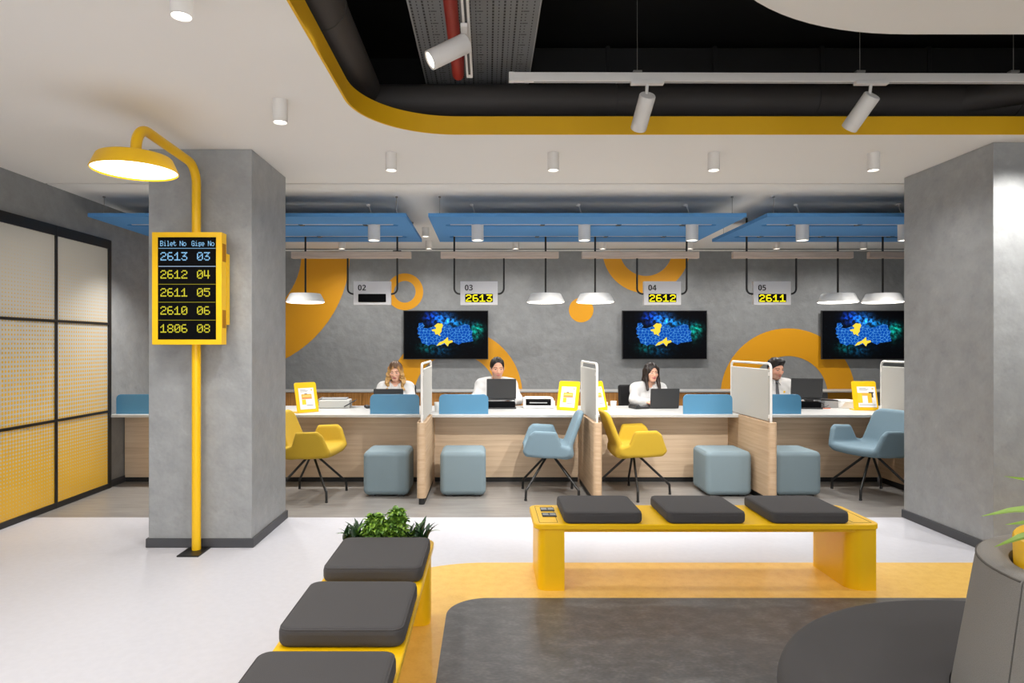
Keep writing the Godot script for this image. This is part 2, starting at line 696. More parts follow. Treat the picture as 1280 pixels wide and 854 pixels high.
func screen_mat(called: String, im: Image, energy := 1.0, rough := 0.15) -> StandardMaterial3D:
	var m := mat(called, c8(9, 9, 10), 0.5)
	m.metallic_specular = 0.12
	m.emission_enabled = true
	m.emission = Color.BLACK
	m.emission_texture = ImageTexture.create_from_image(im)
	m.emission_energy_multiplier = energy
	return m


func board_image() -> Image:
	var im := Image.create(386, 680, false, Image.FORMAT_RGB8)
	im.fill(Color(0.02, 0.02, 0.022))
	for y in range(0, 680, 60):
		im.fill_rect(Rect2i(0, y, 386, 1), Color(0.035, 0.035, 0.04))
	im.fill_rect(Rect2i(216, 74, 2, 606), Color(0.04, 0.04, 0.045))
	var sky := c8(134, 186, 226)
	var yel := c8(206, 196, 52)
	write(im, "Bilet No", 15, 24, 4.2, 5, 21.6, sky, -0.2)
	write(im, "Gise No", 222, 24, 4.2, 5, 21.6, sky, -0.2)
	im.fill_rect(Rect2i(4, 72, 378, 4), c8(120, 160, 190))
	im.fill_rect(Rect2i(4, 191, 378, 5), c8(150, 170, 195))
	write(im, "2613", 17, 99, 8, 8, 46, sky, -1.4)
	write(im, "03", 258, 99, 8, 8, 46, sky, -1.4)
	var rows := ["2612", "04", "2611", "05", "2610", "06", "1806", "08"]
	for k in 4:
		write(im, rows[k * 2], 17, 219 + k * 119.5, 8, 8, 46, yel, -1.4)
		write(im, rows[k * 2 + 1], 258, 219 + k * 119.5, 8, 8, 46, yel, -1.4)
		if k < 3:
			im.fill_rect(Rect2i(4, 310 + k * 119, 378, 4), c8(140, 132, 30))
	return im


func led_image(text: String) -> Image:
	var im := Image.create(152, 44, false, Image.FORMAT_RGB8)
	im.fill(Color(0.035, 0.022, 0.02))
	for k in text.length():
		write(im, text[k], 2 + k * 38.5, 2, 6.2, 5.8, 38, c8(238, 222, 24), 1.2)
	return im


func map_image() -> Image:
	var W := 360
	var H := 204
	var im := Image.create(W, H, false, Image.FORMAT_RGB8)
	var out := PackedVector2Array()
	for q in [[305, 315], [350, 310], [372, 345], [352, 366], [400, 374], [440, 364], [478, 350], [520, 316], [580, 318], [612, 326], [650, 350], [700, 366], [760, 355], [800, 335], [850, 324], [888, 338], [900, 390], [926, 405], [914, 450], [932, 520], [880, 530], [800, 540], [766, 562], [740, 550], [700, 530], [655, 548], [640, 580], [600, 552], [560, 566], [515, 578], [498, 560], [450, 556], [415, 573], [370, 550], [340, 545], [325, 490], [298, 474], [320, 455], [290, 435], [300, 400], [285, 380], [305, 350]]:
		out.append(Vector2(q[0] - 138, q[1] - 178) * W / 960.0)
	var patches := []
	for list in [[[385, 350], [418, 348], [415, 364], [390, 362]], [[478, 345], [520, 312], [575, 315], [584, 345], [568, 380], [568, 410], [545, 440], [560, 462], [540, 457], [520, 440], [500, 447], [485, 410], [460, 405], [453, 388], [500, 380], [505, 365]], [[508, 576], [540, 535], [590, 515], [640, 472], [646, 515], [690, 510], [702, 542], [655, 548], [640, 584], [620, 560], [600, 540], [560, 562]]]:
		var p := PackedVector2Array()
		for q in list:
			p.append(Vector2(q[0] - 138, q[1] - 178) * W / 960.0)
		patches.append(p)
	var rng := RandomNumberGenerator.new()
	rng.seed = 5
	var seeds := []
	for gy in 9:
		for gx in 17:
			seeds.append(Vector2((gx + rng.randf_range(0.1, 0.9)) * 15.3 + 50, (gy + rng.randf_range(0.1, 0.9)) * 12.1 + 48))
	var cloud := noise(71, 0.025, 4)
	var clumps := [[560, 255, 130, 70, Color(0.10, 0.42, 0.85)], [660, 300, 90, 60, Color(0.15, 0.45, 0.75)], [440, 250, 90, 80, Color(0.02, 0.12, 0.5)], [980, 375, 75, 55, Color(0.05, 0.62, 0.52)], [960, 450, 70, 80, Color(0.02, 0.3, 0.25)], [390, 595, 100, 60, Color(0.02, 0.28, 0.26)], [560, 630, 130, 60, Color(0.02, 0.18, 0.28)], [800, 320, 140, 40, Color(0.03, 0.3, 0.45)], [620, 440, 380, 170, Color(0.0, 0.05, 0.1)]]
	for y in H:
		for x in W:
			var p := Vector2(x, y)
			var col := Color(0.012, 0.014, 0.02)
			var q := p * 960.0 / W + Vector2(138, 178)
			var w := 0.55 + 0.9 * cloud.get_noise_2d(x * 2.0, y * 2.0)
			for s in clumps:
				var d := pow((q.x - s[0]) / s[2], 2) + pow((q.y - s[1]) / s[3], 2)
				if d < 5.0:
					col += s[4] * exp(-d * 1.1) * clampf(w, 0.15, 1.4) * 1.3
			im.set_pixel(x, y, col)
	for i in 260:
		var x := rng.randi_range(4, W - 5)
		var y := rng.randi_range(4, H - 5)
		var b := rng.randf()
		im.set_pixel(x, y, im.get_pixel(x, y) + Color(0.3, 0.6, 0.8) * b * b)
	for y in range(40, 160):
		for x in range(40, 310):
			var p := Vector2(x, y)
			if not Geometry2D.is_point_in_polygon(p, out):
				continue
			var d1 := 1e9
			var d2 := 1e9
			for s in seeds:
				var d: float = p.distance_squared_to(s)
				if d < d1:
					d2 = d1
					d1 = d
				elif d < d2:
					d2 = d
			var e := sqrt(d2) - sqrt(d1)
			im.set_pixel(x, y, c8(84, 158, 226) if e < 1.3 else c8(6, 74, 168))
			for k in patches:
				if Geometry2D.is_point_in_polygon(p, k):
					im.set_pixel(x, y, c8(250, 216, 66))
	return im


func glass_image(row: int) -> Image:      # a halftone print that thins out upwards
	var cols := 24
	var px := 12
	var rows := 24
	var im := Image.create(cols * px, rows * px, false, Image.FORMAT_RGB8)
	for y in rows * px:
		var t := (2 - row + float(y) / (rows * px)) / 3.0      # 0 at the top of the partition, 1 at the floor
		var r := 0.63 * t * px
		for x in cols * px:
			var dx := fposmod(x, px) - px / 2.0 + 0.5
			var dy := fposmod(y, px) - px / 2.0 + 0.5
			var a := clampf(r - sqrt(dx * dx + dy * dy) + 0.5, 0, 1)
			# neighbours' dots once they overlap
			for o in [Vector2(px, 0), Vector2(-px, 0), Vector2(0, px), Vector2(0, -px)]:
				a = maxf(a, clampf(r - Vector2(dx - o.x, dy - o.y).length() + 0.5, 0, 1))
			im.set_pixel(x, y, c8(200, 198, 191).lerp(c8(234, 184, 66), a))
	return im


func leaflet_image(other: bool) -> Image:
	var im := Image.create(96, 144, false, Image.FORMAT_RGB8)
	im.fill(c8(240, 238, 236))
	var rng := RandomNumberGenerator.new()
	rng.seed = 8
	for k in 3:
		im.fill_rect(Rect2i(12, 10 + k * 7, 30 + rng.randi_range(0, 20), 3), c8(150, 148, 146))
	im.fill_rect(Rect2i(78, 10, 9, 9), c8(246, 190, 20))
	if other:
		im.fill_rect(Rect2i(0, 44, 74, 20), c8(244, 176, 70))
		im.fill_rect(Rect2i(0, 44, 24, 70), c8(250, 200, 40))
		im.fill_rect(Rect2i(52, 44, 22, 70), c8(248, 190, 40))
		im.fill_rect(Rect2i(60, 38, 26, 8), c8(40, 38, 36))
		im.fill_rect(Rect2i(74, 42, 8, 34), c8(60, 56, 52))
		im.fill_rect(Rect2i(6, 122, 84, 12), c8(206, 204, 206))
	else:
		im.fill_rect(Rect2i(16, 42, 64, 34), c8(248, 176, 62))
		im.fill_rect(Rect2i(22, 52, 52, 6), c8(250, 206, 140))
		im.fill_rect(Rect2i(20, 66, 58, 10), c8(240, 140, 90))
		im.fill_rect(Rect2i(36, 38, 16, 5), c8(60, 54, 50))
		im.fill_rect(Rect2i(16, 78, 24, 34), c8(252, 204, 40))
		im.fill_rect(Rect2i(42, 116, 42, 4), c8(110, 106, 104))
		im.fill_rect(Rect2i(48, 124, 36, 8), c8(226, 224, 224))
	return im


func tray_material() -> StandardMaterial3D:      # perforated sheet steel
	var im := Image.create(256, 256, false, Image.FORMAT_RGB8)
	im.fill(c8(120, 123, 126))
	for y in range(0, 256, 16):
		for x in range(0, 256, 16):
			if (x / 16) % 8 == 4:
				im.fill_rect(Rect2i(x - 6 if (y / 16) % 4 == 0 else x, y + 6, 16 if (y / 16) % 4 == 0 else 4, 4), c8(10, 10, 10))
			elif (x / 16) % 2 == 0:
				im.fill_rect(Rect2i(x + 4, y + 2, 5, 11), c8(12, 12, 12))
			else:
				im.fill_rect(Rect2i(x + 5, y + 4, 3, 7), c8(20, 20, 20))
	var m := mat("tray_steel", Color(1.0, 1.0, 1.0), 0.5)
	m.albedo_texture = ImageTexture.create_from_image(im)
	m.uv1_scale = Vector3(1, 1, 1)
	return m


func picture(parent: Node, called: String, w: float, h: float, at: Vector3, m: Material, b := Basis()) -> MeshInstance3D:
	var k := MB.new()
	k.face([at + b * Vector3(-w / 2, -h / 2, 0), at + b * Vector3(w / 2, -h / 2, 0), at + b * Vector3(w / 2, h / 2, 0), at + b * Vector3(-w / 2, h / 2, 0)], [Vector2(0, 1), Vector2(1, 1), Vector2(1, 0), Vector2(0, 0)])
	return obj(called, k, m, parent)


# ---------------------------------------------------------------- the place
func _ready() -> void:
	var cam := Camera3D.new()
	cam.name = "camera"
	cam.position = Vector3(0, 1.45, 0)
	cam.near = 0.05
	cam.far = 60.0
	cam.projection = Camera3D.PROJECTION_FRUSTUM      # a shift lens: the horizon and the vanishing point lie a little off the middle
	cam.size = 0.05 * 854.0 / 800.0
	cam.frustum_offset = Vector2(31, 4) * 0.05 / 800.0
	add_child(cam)
	cam.current = true
	var env := Environment.new()
	env.background_mode = Environment.BG_COLOR
	env.background_color = Color(0.98, 0.985, 0.99)
	env.background_energy_multiplier = 2.3
	env.tonemap_mode = Environment.TONE_MAPPER_LINEAR
	env.tonemap_exposure = 1.5
	env.sdfgi_enabled = true
	env.ssao_enabled = true
	env.ssil_enabled = true
	var we := WorldEnvironment.new()
	we.name = "environment"
	we.environment = env
	add_child(we)
	make_materials()
	floor_and_walls()
	ceilings()
	ceiling_void()
	pillars()
	glass_wall()
	desks()
	for x in [-2.958, -2.153, -1.348, -0.543, 0.262, 1.067, 1.872, 2.677, 3.482]:
		low_cabinet(x)
	tag(obj("cabinet_top", span(-3.83, 0.782, -9.36, 6.4, 0.802, -8.93, 0.004), M.worktop), "long white top running over the low wooden cabinets at the back wall", "countertop")
	televisions()
	downlights()
	blue_panels()
	hanging_things()
	ticket_post()
	benches()
	round_sofa()
	chairs_and_ottomans()
	desk_things()
	people()


func floor_and_walls() -> void:
	var fl := struct("floor", "vinyl floor, white in the hall, grey by the desks, with a yellow-edged dark inlay", "floor")
	obj("white_vinyl", span(-4.0, -0.1, -5.37, 6.6, 0, 3.0), M.white_vinyl, fl)
	obj("grey_vinyl", span(-4.0, -0.1, -9.5, 6.6, 0, -5.37), M.grey_vinyl, fl)
	var y := MB.new()
	y.loft(rpoly([Vector2(-0.78, -4.256), Vector2(4.9, -4.256), Vector2(4.9, 0.6), Vector2(-0.78, 0.6)], [0.78, 0.78, 0.78, 0.78], 20), [Vector2(0, 0), Vector2(0, 0.001)])
	obj("yellow_inlay", y, M.yellow_vinyl, fl)
	var d := MB.new()
	d.loft(rpoly([Vector2(-0.22, -3.66), Vector2(4.3, -3.66), Vector2(4.3, 0.0), Vector2(-0.22, 0.0)], [0.23, 0.23, 0.23, 0.23], 14), [Vector2(0, 0), Vector2(0, 0.002)])
	obj("dark_inlay", d, M.dark_vinyl, fl)
	var wl := struct("wall_left", "grey plastered wall on the left", "wall")
	obj("plaster", span(-4.0, 0, -9.5, -3.839, 3.9, -6.48), M.wall_plaster_shaded, wl)
	obj("plaster", span(-4.0, 2.5, -6.48, -3.839, 3.9, -4.06), M.wall_plaster_shaded, wl)
	obj("plaster", span(-4.0, 0, -4.06, -3.839, 3.9, 3.0), M.wall_plaster_shaded, wl)
	# the lit office behind the printed glass
	for e in [[-6.1, 0, -6.8, -6.0, 2.9, -3.8], [-6.1, 0, -6.9, -4.0, 2.9, -6.8], [-6.1, 0, -3.8, -4.0, 2.9, -3.7], [-6.1, 2.8, -6.9, -4.0, 2.9, -3.7], [-6.1, -0.1, -6.9, -4.0, 0, -3.7]]:
		obj("office_wall", span(e[0], e[1], e[2], e[3], e[4], e[5]), M.ceiling, wl)
	var ol := thing("downlight", "ceiling light of the office behind the printed glass", "ceiling light", Vector3(-5.0, 2.8, -5.3))
	var og := MB.new()
	og.lathe([Vector2(0, -0.05), Vector2(0.12, -0.05), Vector2(0.125, 0.0), Vector2(0, 0)], 24)
	obj("lamp_disc", og, M.can_glow, ol)
	spot(ol, Vector3(0, -0.07, 0), Vector3.DOWN, 8.5, 85, 0.1)
	var wr := struct("wall_right", "grey plastered wall on the right", "wall")
	obj("plaster", span(6.45, 0, -9.5, 6.6, 3.9, 3.0), M.wall_plaster_shaded, wr)
	var wf := struct("wall_front", "grey plastered wall behind the camera", "wall")
	obj("plaster", span(-4.0, 0, 2.85, -3.4, 3.9, 3.0), M.wall_plaster_shaded, wf)
	obj("plaster", span(6.0, 0, 2.85, 6.6, 3.9, 3.0), M.wall_plaster_shaded, wf)
	obj("plaster", span(-3.4, 2.7, 2.85, 6.0, 3.9, 3.0), M.wall_plaster_shaded, wf)
	for k in 4:      # added unseen windows that let in fill light from behind the camera
		var x := -3.4 + 2.35 * k
		var wn := struct("fill_window_%d" % (k + 1), "unseen added window in the wall behind the camera", "fill_window")
		for e in [[0.0, 0.06], [2.29, 2.35]]:
			obj("frame", span(x + e[0], 0, 2.88, x + e[1], 2.7, 2.97), M.black_metal, wn)
		for e in [[0.0, 0.08], [2.62, 2.7]]:
			obj("frame", span(x + 0.06, e[0], 2.88, x + 2.29, e[1], 2.97), M.black_metal, wn)
		obj("pane", span(x + 0.06, 0.08, 2.92, x + 2.29, 2.62, 2.926), M.clear_glass, wn)
	var wb := struct("wall_back", "grey plastered back wall painted with yellow rings", "wall")
	obj("plaster", span(-4.0, 0, -9.5, 6.6, 3.9, -9.37), M.wall_plaster_shaded, wb)
	for r in [[-3.759, 2.797, 1.75, 1.042], [-1.206, 2.225, 0.27, 0.158], [-0.463, 0.707, 0.98, 0.605], [2.324, 2.843, 0.638, 0.386], [1.376, 1.958, 0.18, 0.0], [4.403, 0.702, 0.988, 0.582]]:
		ring(wb, r[0], r[1], r[2], r[3])
	obj("plaster_edge", span(-3.84, 2.82, -9.37, 6.45, 2.838, -9.352), M.ceiling, wb)
	tag(obj("baseboard_left", span(-3.839, 0, -9.37, -3.825, 0.07, -6.52, 0.003), M.baseboard), "dark baseboard along the left wall", "baseboard", "", "structure")
	tag(obj("baseboard_back", span(-3.83, 0, -9.37, 6.45, 0.07, -9.356, 0.003), M.baseboard), "dark baseboard along the back wall", "baseboard", "", "structure")


func ring(wall: Node3D, cx: float, cy: float, ro: float, ri: float) -> void:
	var frame := PackedVector2Array([Vector2(-3.83, 0.1), Vector2(6.4, 0.1), Vector2(6.4, 2.815), Vector2(-3.83, 2.815)])
	var b := MB.new()
	var n := 72
	for k in n:
		var a0 := TAU * k / n
		var a1 := TAU * (k + 1) / n
		var d0 := Vector2(cos(a0), sin(a0))
		var d1 := Vector2(cos(a1), sin(a1))
		var c := Vector2(cx, cy)
		var q := PackedVector2Array([c + d0 * ro, c + d1 * ro, c + d1 * ri, c + d0 * ri]) if ri > 0 else PackedVector2Array([c + d0 * ro, c + d1 * ro, c])
		for piece in Geometry2D.intersect_polygons(q, frame):
			var pts := []
			for p in piece:
				pts.append(Vector3(p.x, p.y, -9.367))
			if Geometry2D.is_polygon_clockwise(piece):
				pts.reverse()
			b.face(pts)
	obj("painted_ring" if ri > 0 else "painted_dot", b, M.wall_yellow, wall)


func ceilings() -> void:
	var ce := struct("ceiling", "white ceiling with a large rounded opening edged in yellow", "ceiling")
	var th := 0.1
	# the opening: left edge x = -0.815, back edge z = -4.265, corner radius 0.62
	var x0 := -0.815
	var z0 := -4.265
	var r := 0.62
	var top := [Vector2(0, CEIL), Vector2(0, CEIL + th)]
	var b := MB.new()
	for q in [rrect(-3.84, -5.555, x0, 2.85, 0), rrect(x0, -5.555, 5.6, z0, 0), rrect(5.6, -5.555, 6.45, 2.85, 0), rrect(x0, 1.6, 5.6, 2.85, 0)]:
		b.loft(q, top)
	var corner := PackedVector2Array([Vector2(x0, z0)])
	for k in 17:
		var a := PI / 2 * k / 16
		corner.append(Vector2(x0 + r - r * sin(a), z0 + r - r * cos(a)))
	b.loft(corner, top)
	obj("plasterboard", b, M.ceiling, ce)
	var f := MB.new()
	var inner := PackedVector2Array()
	inner.append(Vector2(5.6, z0))
	for k in 25:
		var a := PI / 2 * k / 24
		inner.append(Vector2(x0 + r - r * sin(a), z0 + r - r * cos(a)))
	inner.append(Vector2(x0, 1.6))
	for k in inner.size() - 1:
		var p := inner[k]
		var q := inner[k + 1]
		var n0 := Vector3.ZERO
		var n1 := Vector3.ZERO
		var mid := (q - p).orthogonal().normalized()
		if mid.dot(Vector2(2, -1) - p) < 0:
			mid = -mid
		n0 = Vector3(mid.x, 0, mid.y)
		n1 = n0
		if k > 0 and k < inner.size() - 2:
			var c := Vector2(x0 + r, z0 + r)
			n0 = Vector3(c.x - p.x, 0, c.y - p.y).normalized()
			n1 = Vector3(c.x - q.x, 0, c.y - q.y).normalized()
		for w in [[0.0, 1.0], [0.012, -1.0]]:
			var o: float = w[0]
			var i0 := f.v.size()
			f.vert(Vector3(p.x, CEIL - 0.001, p.y) + n0 * (0.012 - o), n0 * w[1])
			f.vert(Vector3(q.x, CEIL - 0.001, q.y) + n1 * (0.012 - o), n1 * w[1])
			f.vert(Vector3(q.x, CEIL + 0.118, q.y) + n1 * (0.012 - o), n1 * w[1])
			f.vert(Vector3(p.x, CEIL + 0.118, p.y) + n0 * (0.012 - o), n0 * w[1])
			f.quad(i0, i0 + 1, i0 + 2, i0 + 3)
		for yy in [[CEIL - 0.001, Vector3.DOWN], [CEIL + 0.118, Vector3.UP]]:
			var i0 := f.v.size()
			f.vert(Vector3(p.x, yy[0], p.y) + n0 * 0.012, yy[1])
			f.vert(Vector3(q.x, yy[0], q.y) + n1 * 0.012, yy[1])
			f.vert(Vector3(q.x, yy[0], q.y), yy[1])
			f.vert(Vector3(p.x, yy[0], p.y), yy[1])
			f.quad(i0, i0 + 1, i0 + 2, i0 + 3)
	obj("yellow_fascia", f, M.fascia, ce)
	var c2 := struct("ceiling", "white ceiling over the service desks, beyond a fine joint", "ceiling")
	obj("plasterboard", span(-3.84, CEIL, -9.345, 6.45, CEIL + th, -5.585), M.ceiling, c2)
	obj("joint_backing", span(-3.84, CEIL + 0.012, -5.6, 6.45, CEIL + 0.05, -5.54), M.ceiling_black, c2)
	obj("wall_gap_backing", span(-3.84, CEIL + 0.04, -9.37, 6.45, CEIL + 0.07, -9.33), M.ceiling_black, c2)
	var sl := struct("ceiling", "black-painted slab high above the ceiling opening", "ceiling")
	obj("slab", span(-4.0, 3.8, -9.5, 6.6, 3.9, 3.0), M.ceiling_black, sl)
	obj("void_side", span(-1.5, CEIL + th, -5.3, -1.45, 3.8, 2.8), M.ceiling_black, sl)
	obj("void_back", span(-1.5, CEIL + th, -5.3, 6.45, 3.8, -5.25), M.ceiling_black, sl)
	obj("void_side", span(6.3, CEIL + th, -5.3, 6.35, 3.8, 2.8), M.ceiling_black, sl)
	obj("void_back", span(-1.5, CEIL + th, 2.3, 6.45, 3.8, 2.35), M.ceiling_black, sl)
	# floating raft over the round sofa
	var raft := thing("ceiling_raft", "white ceiling raft with a rounded corner hanging inside the dark opening", "ceiling panel", Vector3(0, CEIL, 0))
	var rb := MB.new()
	rb.loft(rpoly([Vector2(0.59, -2.89), Vector2(4.8, -2.89), Vector2(4.8, 0.6), Vector2(0.59, 0.6)], [1.31, 1.31, 1.31, 1.31], 24), slab_rings(0.09, 0.004))
	obj("board", rb, M.ceiling, raft)
	for p in [[1.9, -2.3], [3.6, -2.3], [1.9, 0.0], [3.6, 0.0]]:
		var t := MB.new()
		t.tube([Vector3(p[0], 0.09, p[1]), Vector3(p[0], 0.95, p[1])], 0.006, 6)
		obj("hanger_rod", t, M.black_metal, raft)
	for p in [[2.0, -2.0], [3.3, -2.0], [2.0, -0.6], [3.3, -0.6], [1.2, -1.2]]:  # unseen lamps added under the raft to brighten the seats and benches
		var l := MB.new()
		l.lathe([Vector2(0, -0.012), Vector2(0.05, -0.012), Vector2(0.055, 0.0)], 20, Transform3D(Basis(), Vector3(p[0], 0, p[1])))
		obj("fill_lamp", l, M.can_glow, raft)
		spot(raft, Vector3(p[0], -0.03, p[1]), Vector3.DOWN, 2.0, 80)


func ceiling_void() -> void:
	var d := MB.new()
	d.tube([Vector3(-1.4, 3.17, -4.52), Vector3(6.2, 3.17, -4.52)], 0.112, 20)
	for x in [0.9, 2.3, 3.7, 4.9]:
		d.tube([Vector3(x, 3.17, -4.52), Vector3(x + 0.05, 3.17, -4.52)], 0.117, 20)
	tag(obj("air_duct", d, M.duct), "long black round air duct crossing above the yellow fascia", "duct")
	var e := MB.new()
	e.tube([Vector3(-0.86, 3.2, -4.35), Vector3(-0.86, 3.2, 2.2)], 0.13, 20)
	for z in [-3.3, -2.6, -1.0]:
		e.tube([Vector3(-0.86, 3.2, z), Vector3(-0.86, 3.2, z - 0.05)], 0.135, 20)
	tag(obj("air_duct", e, M.duct), "black wrapped air duct running towards the back beside the opening's left edge", "duct")
	var g := MB.new()
	g.box(Vector3(3.0, 3.52, -4.95), Vector3(5.6, 0.3, 0.34), 0.01)
	for x in [0.9, 1.7, 2.5, 3.3, 4.1, 4.9]:
		g.box(Vector3(x, 3.52, -4.95), Vector3(0.03, 0.32, 0.36), 0.004)
	tag(obj("rectangular_duct", g, M.ceiling_black), "flat-sided black duct high in the void behind the white track", "duct")
	var br := MB.new()
	br.tube(bend([Vector3(3.3, 3.16, -4.5), Vector3(4.0, 3.2, -4.2), Vector3(5.9, 3.3, -4.0)], 0.3), 0.09, 16)
	tag(obj("duct_branch", br, M.duct), "black duct branch leaving the long duct at the far right", "duct")
	# cable tray
	var tray := thing("cable_tray", "wide perforated grey cable tray in the dark void beside the red pipe", "cable tray", Vector3(0, 3.3, 0))
	var t := MB.new()
	t.face([Vector3(-0.43, 0, -4.9), Vector3(0.29, 0, -4.9), Vector3(0.29, 0, 1.5), Vector3(-0.43, 0, 1.5)], [Vector2(0, 0), Vector2(1.4, 0), Vector2(1.4, 12), Vector2(0, 12)])
	t.face([Vector3(-0.43, 0.002, 1.5), Vector3(0.29, 0.002, 1.5), Vector3(0.29, 0.002, -4.9), Vector3(-0.43, 0.002, -4.9)])
	obj("perforated_sheet", t, M.tray, tray)
	for s in [-0.43, 0.29]:
		obj("side_rail", span(s - 0.004, -0.002, -4.9, s + 0.004, 0.06, 1.5), M.grey_plastic, tray)
	for z in [-4.85, -2.3, -0.8]:
		var hg := span(-0.46, -0.025, z, 0.32, -0.003, z + 0.03)
		for s in [-0.45, 0.31]:
			hg.tube([Vector3(s, -0.02, z + 0.015), Vector3(s, 0.5, z + 0.015)], 0.005, 6)
		obj("hanger", hg, M.black_metal, tray)
	var p := MB.new()
	p.tube(bend([Vector3(-0.183, 3.78, -4.09), Vector3(-0.183, 3.15, -4.09), Vector3(-0.183, 3.15, 2.2)], 0.08), 0.036, 14)
	for z in [-3.2, -1.2]:
		p.tube([Vector3(-0.183, 3.15, z), Vector3(-0.183, 3.8, z)], 0.005, 6)
	tag(obj("red_pipe", p, M.red_pipe), "red sprinkler pipe running under the grey cable tray", "pipe")
	# white track running across, with two spots, and a short track running back, with one
	var tr := thing("light_track", "long white lighting track hung across the opening on thin wires", "light track", Vector3(0, 3.0, -3.71))
	var tilt := Basis(Vector3.UP, 0.006)
	obj("rail", bx(tilt * Vector3(2.6, 0, 0), Vector3(4.95, 0.05, 0.036), 0.003, 1, tilt), M.can_white, tr)
	obj("groove", bx(tilt * Vector3(2.62, -0.0255, 0), Vector3(4.7, 0.003, 0.012), 0, 1, tilt), M.grey_plastic, tr)
	obj("end_cap", bx(Vector3(0.14, 0, 0), Vector3(0.03, 0.052, 0.04), 0.003), M.white_metal, tr)
	for x in [0.87, 2.16, 3.05, 4.3]:
		var w := MB.new()
		w.tube([Vector3(x, 0.025, 0), Vector3(x, 0.8, 0)], 0.0022, 5)
		w.box(Vector3(x, 0.03, 0), Vector3(0.05, 0.012, 0.03))
		obj("hanging_wire", w, M.wire, tr)
	var t2 := thing("light_track", "short white lighting track beside the red pipe in the void", "light track", Vector3(-0.1, 3.0, -3.66))
	obj("rail", span(-0.018, -0.025, 0, 0.018, 0.025, 3.2, 0.003), M.can_white, t2)
	obj("groove", span(-0.006, -0.027, 0.05, 0.006, -0.0245, 3.15), M.black_plastic, t2)
	for z in [0.3, 1.6, 2.9]:
		var w := MB.new()
		w.tube([Vector3(0, 0.025, z), Vector3(0, 0.8, z)], 0.0022, 5)
		obj("hanging_wire", w, M.wire, t2)
	track_spot("white cylinder track spot pointing down, left one on the long track", Vector3(0.925, 2.975, -3.7), Vector3(-0.1, -0.8, -0.85), 12.0, 0.07)
	track_spot("white cylinder track spot leaning to the left, right one on the long track", Vector3(2.22, 2.975, -3.7), Vector3(-0.3, -0.8, -0.8), 12.0, 0.07)
	track_spot("white cylinder track spot on the long track turned to the right pillar", Vector3(3.62, 2.975, -3.69), Vector3(0.0, -1, -1.0), 5.0, 0.07)
	track_spot("unseen track spot added for fill at the right end of the long track", Vector3(4.4, 2.975, -3.69), Vector3(-0.5, -1, -0.1), 5.0, 0.07)  # unseen spot added to brighten the right side of the hall
	track_spot("white cylinder track spot with a glowing face, under the red pipe", Vector3(-0.11, 2.975, -3.12), Vector3(-0.82, -0.5, 0.22), 5.0, 0.035)


func track_spot(label: String, at: Vector3, aim: Vector3, energy: float, stem: float) -> void:
	var o := thing("track_spotlight", label, "spotlight", at, 0.0, "track spotlights")
	var a := aim.normalized()
	obj("adapter", bx(Vector3(0, -0.012, 0), Vector3(0.19, 0.02, 0.034) if stem > 0.05 else Vector3(0.034, 0.02, 0.19), 0.003), M.can_white, o)
	var pivot := Vector3(0, -0.022 - stem, 0)
	var s := MB.new()
	s.tube([Vector3(0, -0.01, 0), pivot + a * 0.02], 0.009, 10)
	obj("stem", s, M.white_metal, o)
	var y := -a
	var x := y.cross(Vector3(0.2, 0.1, 1)).normalized()
	var xf := Transform3D(Basis(x, y, x.cross(y)), pivot + a * 0.1)
	var b := MB.new()
	b.lathe([Vector2(0.038, -0.098), Vector2(0.046, -0.1), Vector2(0.0475, -0.096), Vector2(0.0475, 0.105), Vector2(0.044, 0.111), Vector2(0, 0.111)], 28, xf)
	b.lathe([Vector2(0.048, -0.06), Vector2(0.0482, -0.058), Vector2(0.0475, -0.056)], 28, xf)
	obj("body", b, M.can_white, o)
	var g := MB.new()
	g.lathe([Vector2(0, -0.092), Vector2(0.042, -0.092)], 24, xf)
	obj("lamp_glass", g, M.can_glow, o)
	spot(o, xf * Vector3(0, -0.11, 0), a, energy, 38, 0.03)


func pillars() -> void:
	var l := struct("pillar", "grey plastered pillar on the left behind the yellow ticket display post", "pillar")
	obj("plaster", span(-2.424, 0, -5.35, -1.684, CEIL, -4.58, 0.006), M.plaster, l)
	obj("skirting", span(-2.438, 0, -5.362, -1.668, 0.065, -4.566, 0.004), M.baseboard, l)
	var r := struct("pillar", "wide grey plastered pillar on the right beside the round sofa", "pillar")
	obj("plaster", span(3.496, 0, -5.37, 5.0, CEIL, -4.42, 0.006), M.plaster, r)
	obj("skirting", span(3.482, 0, -5.382, 5.014, 0.07, -4.406, 0.004), M.baseboard, r)


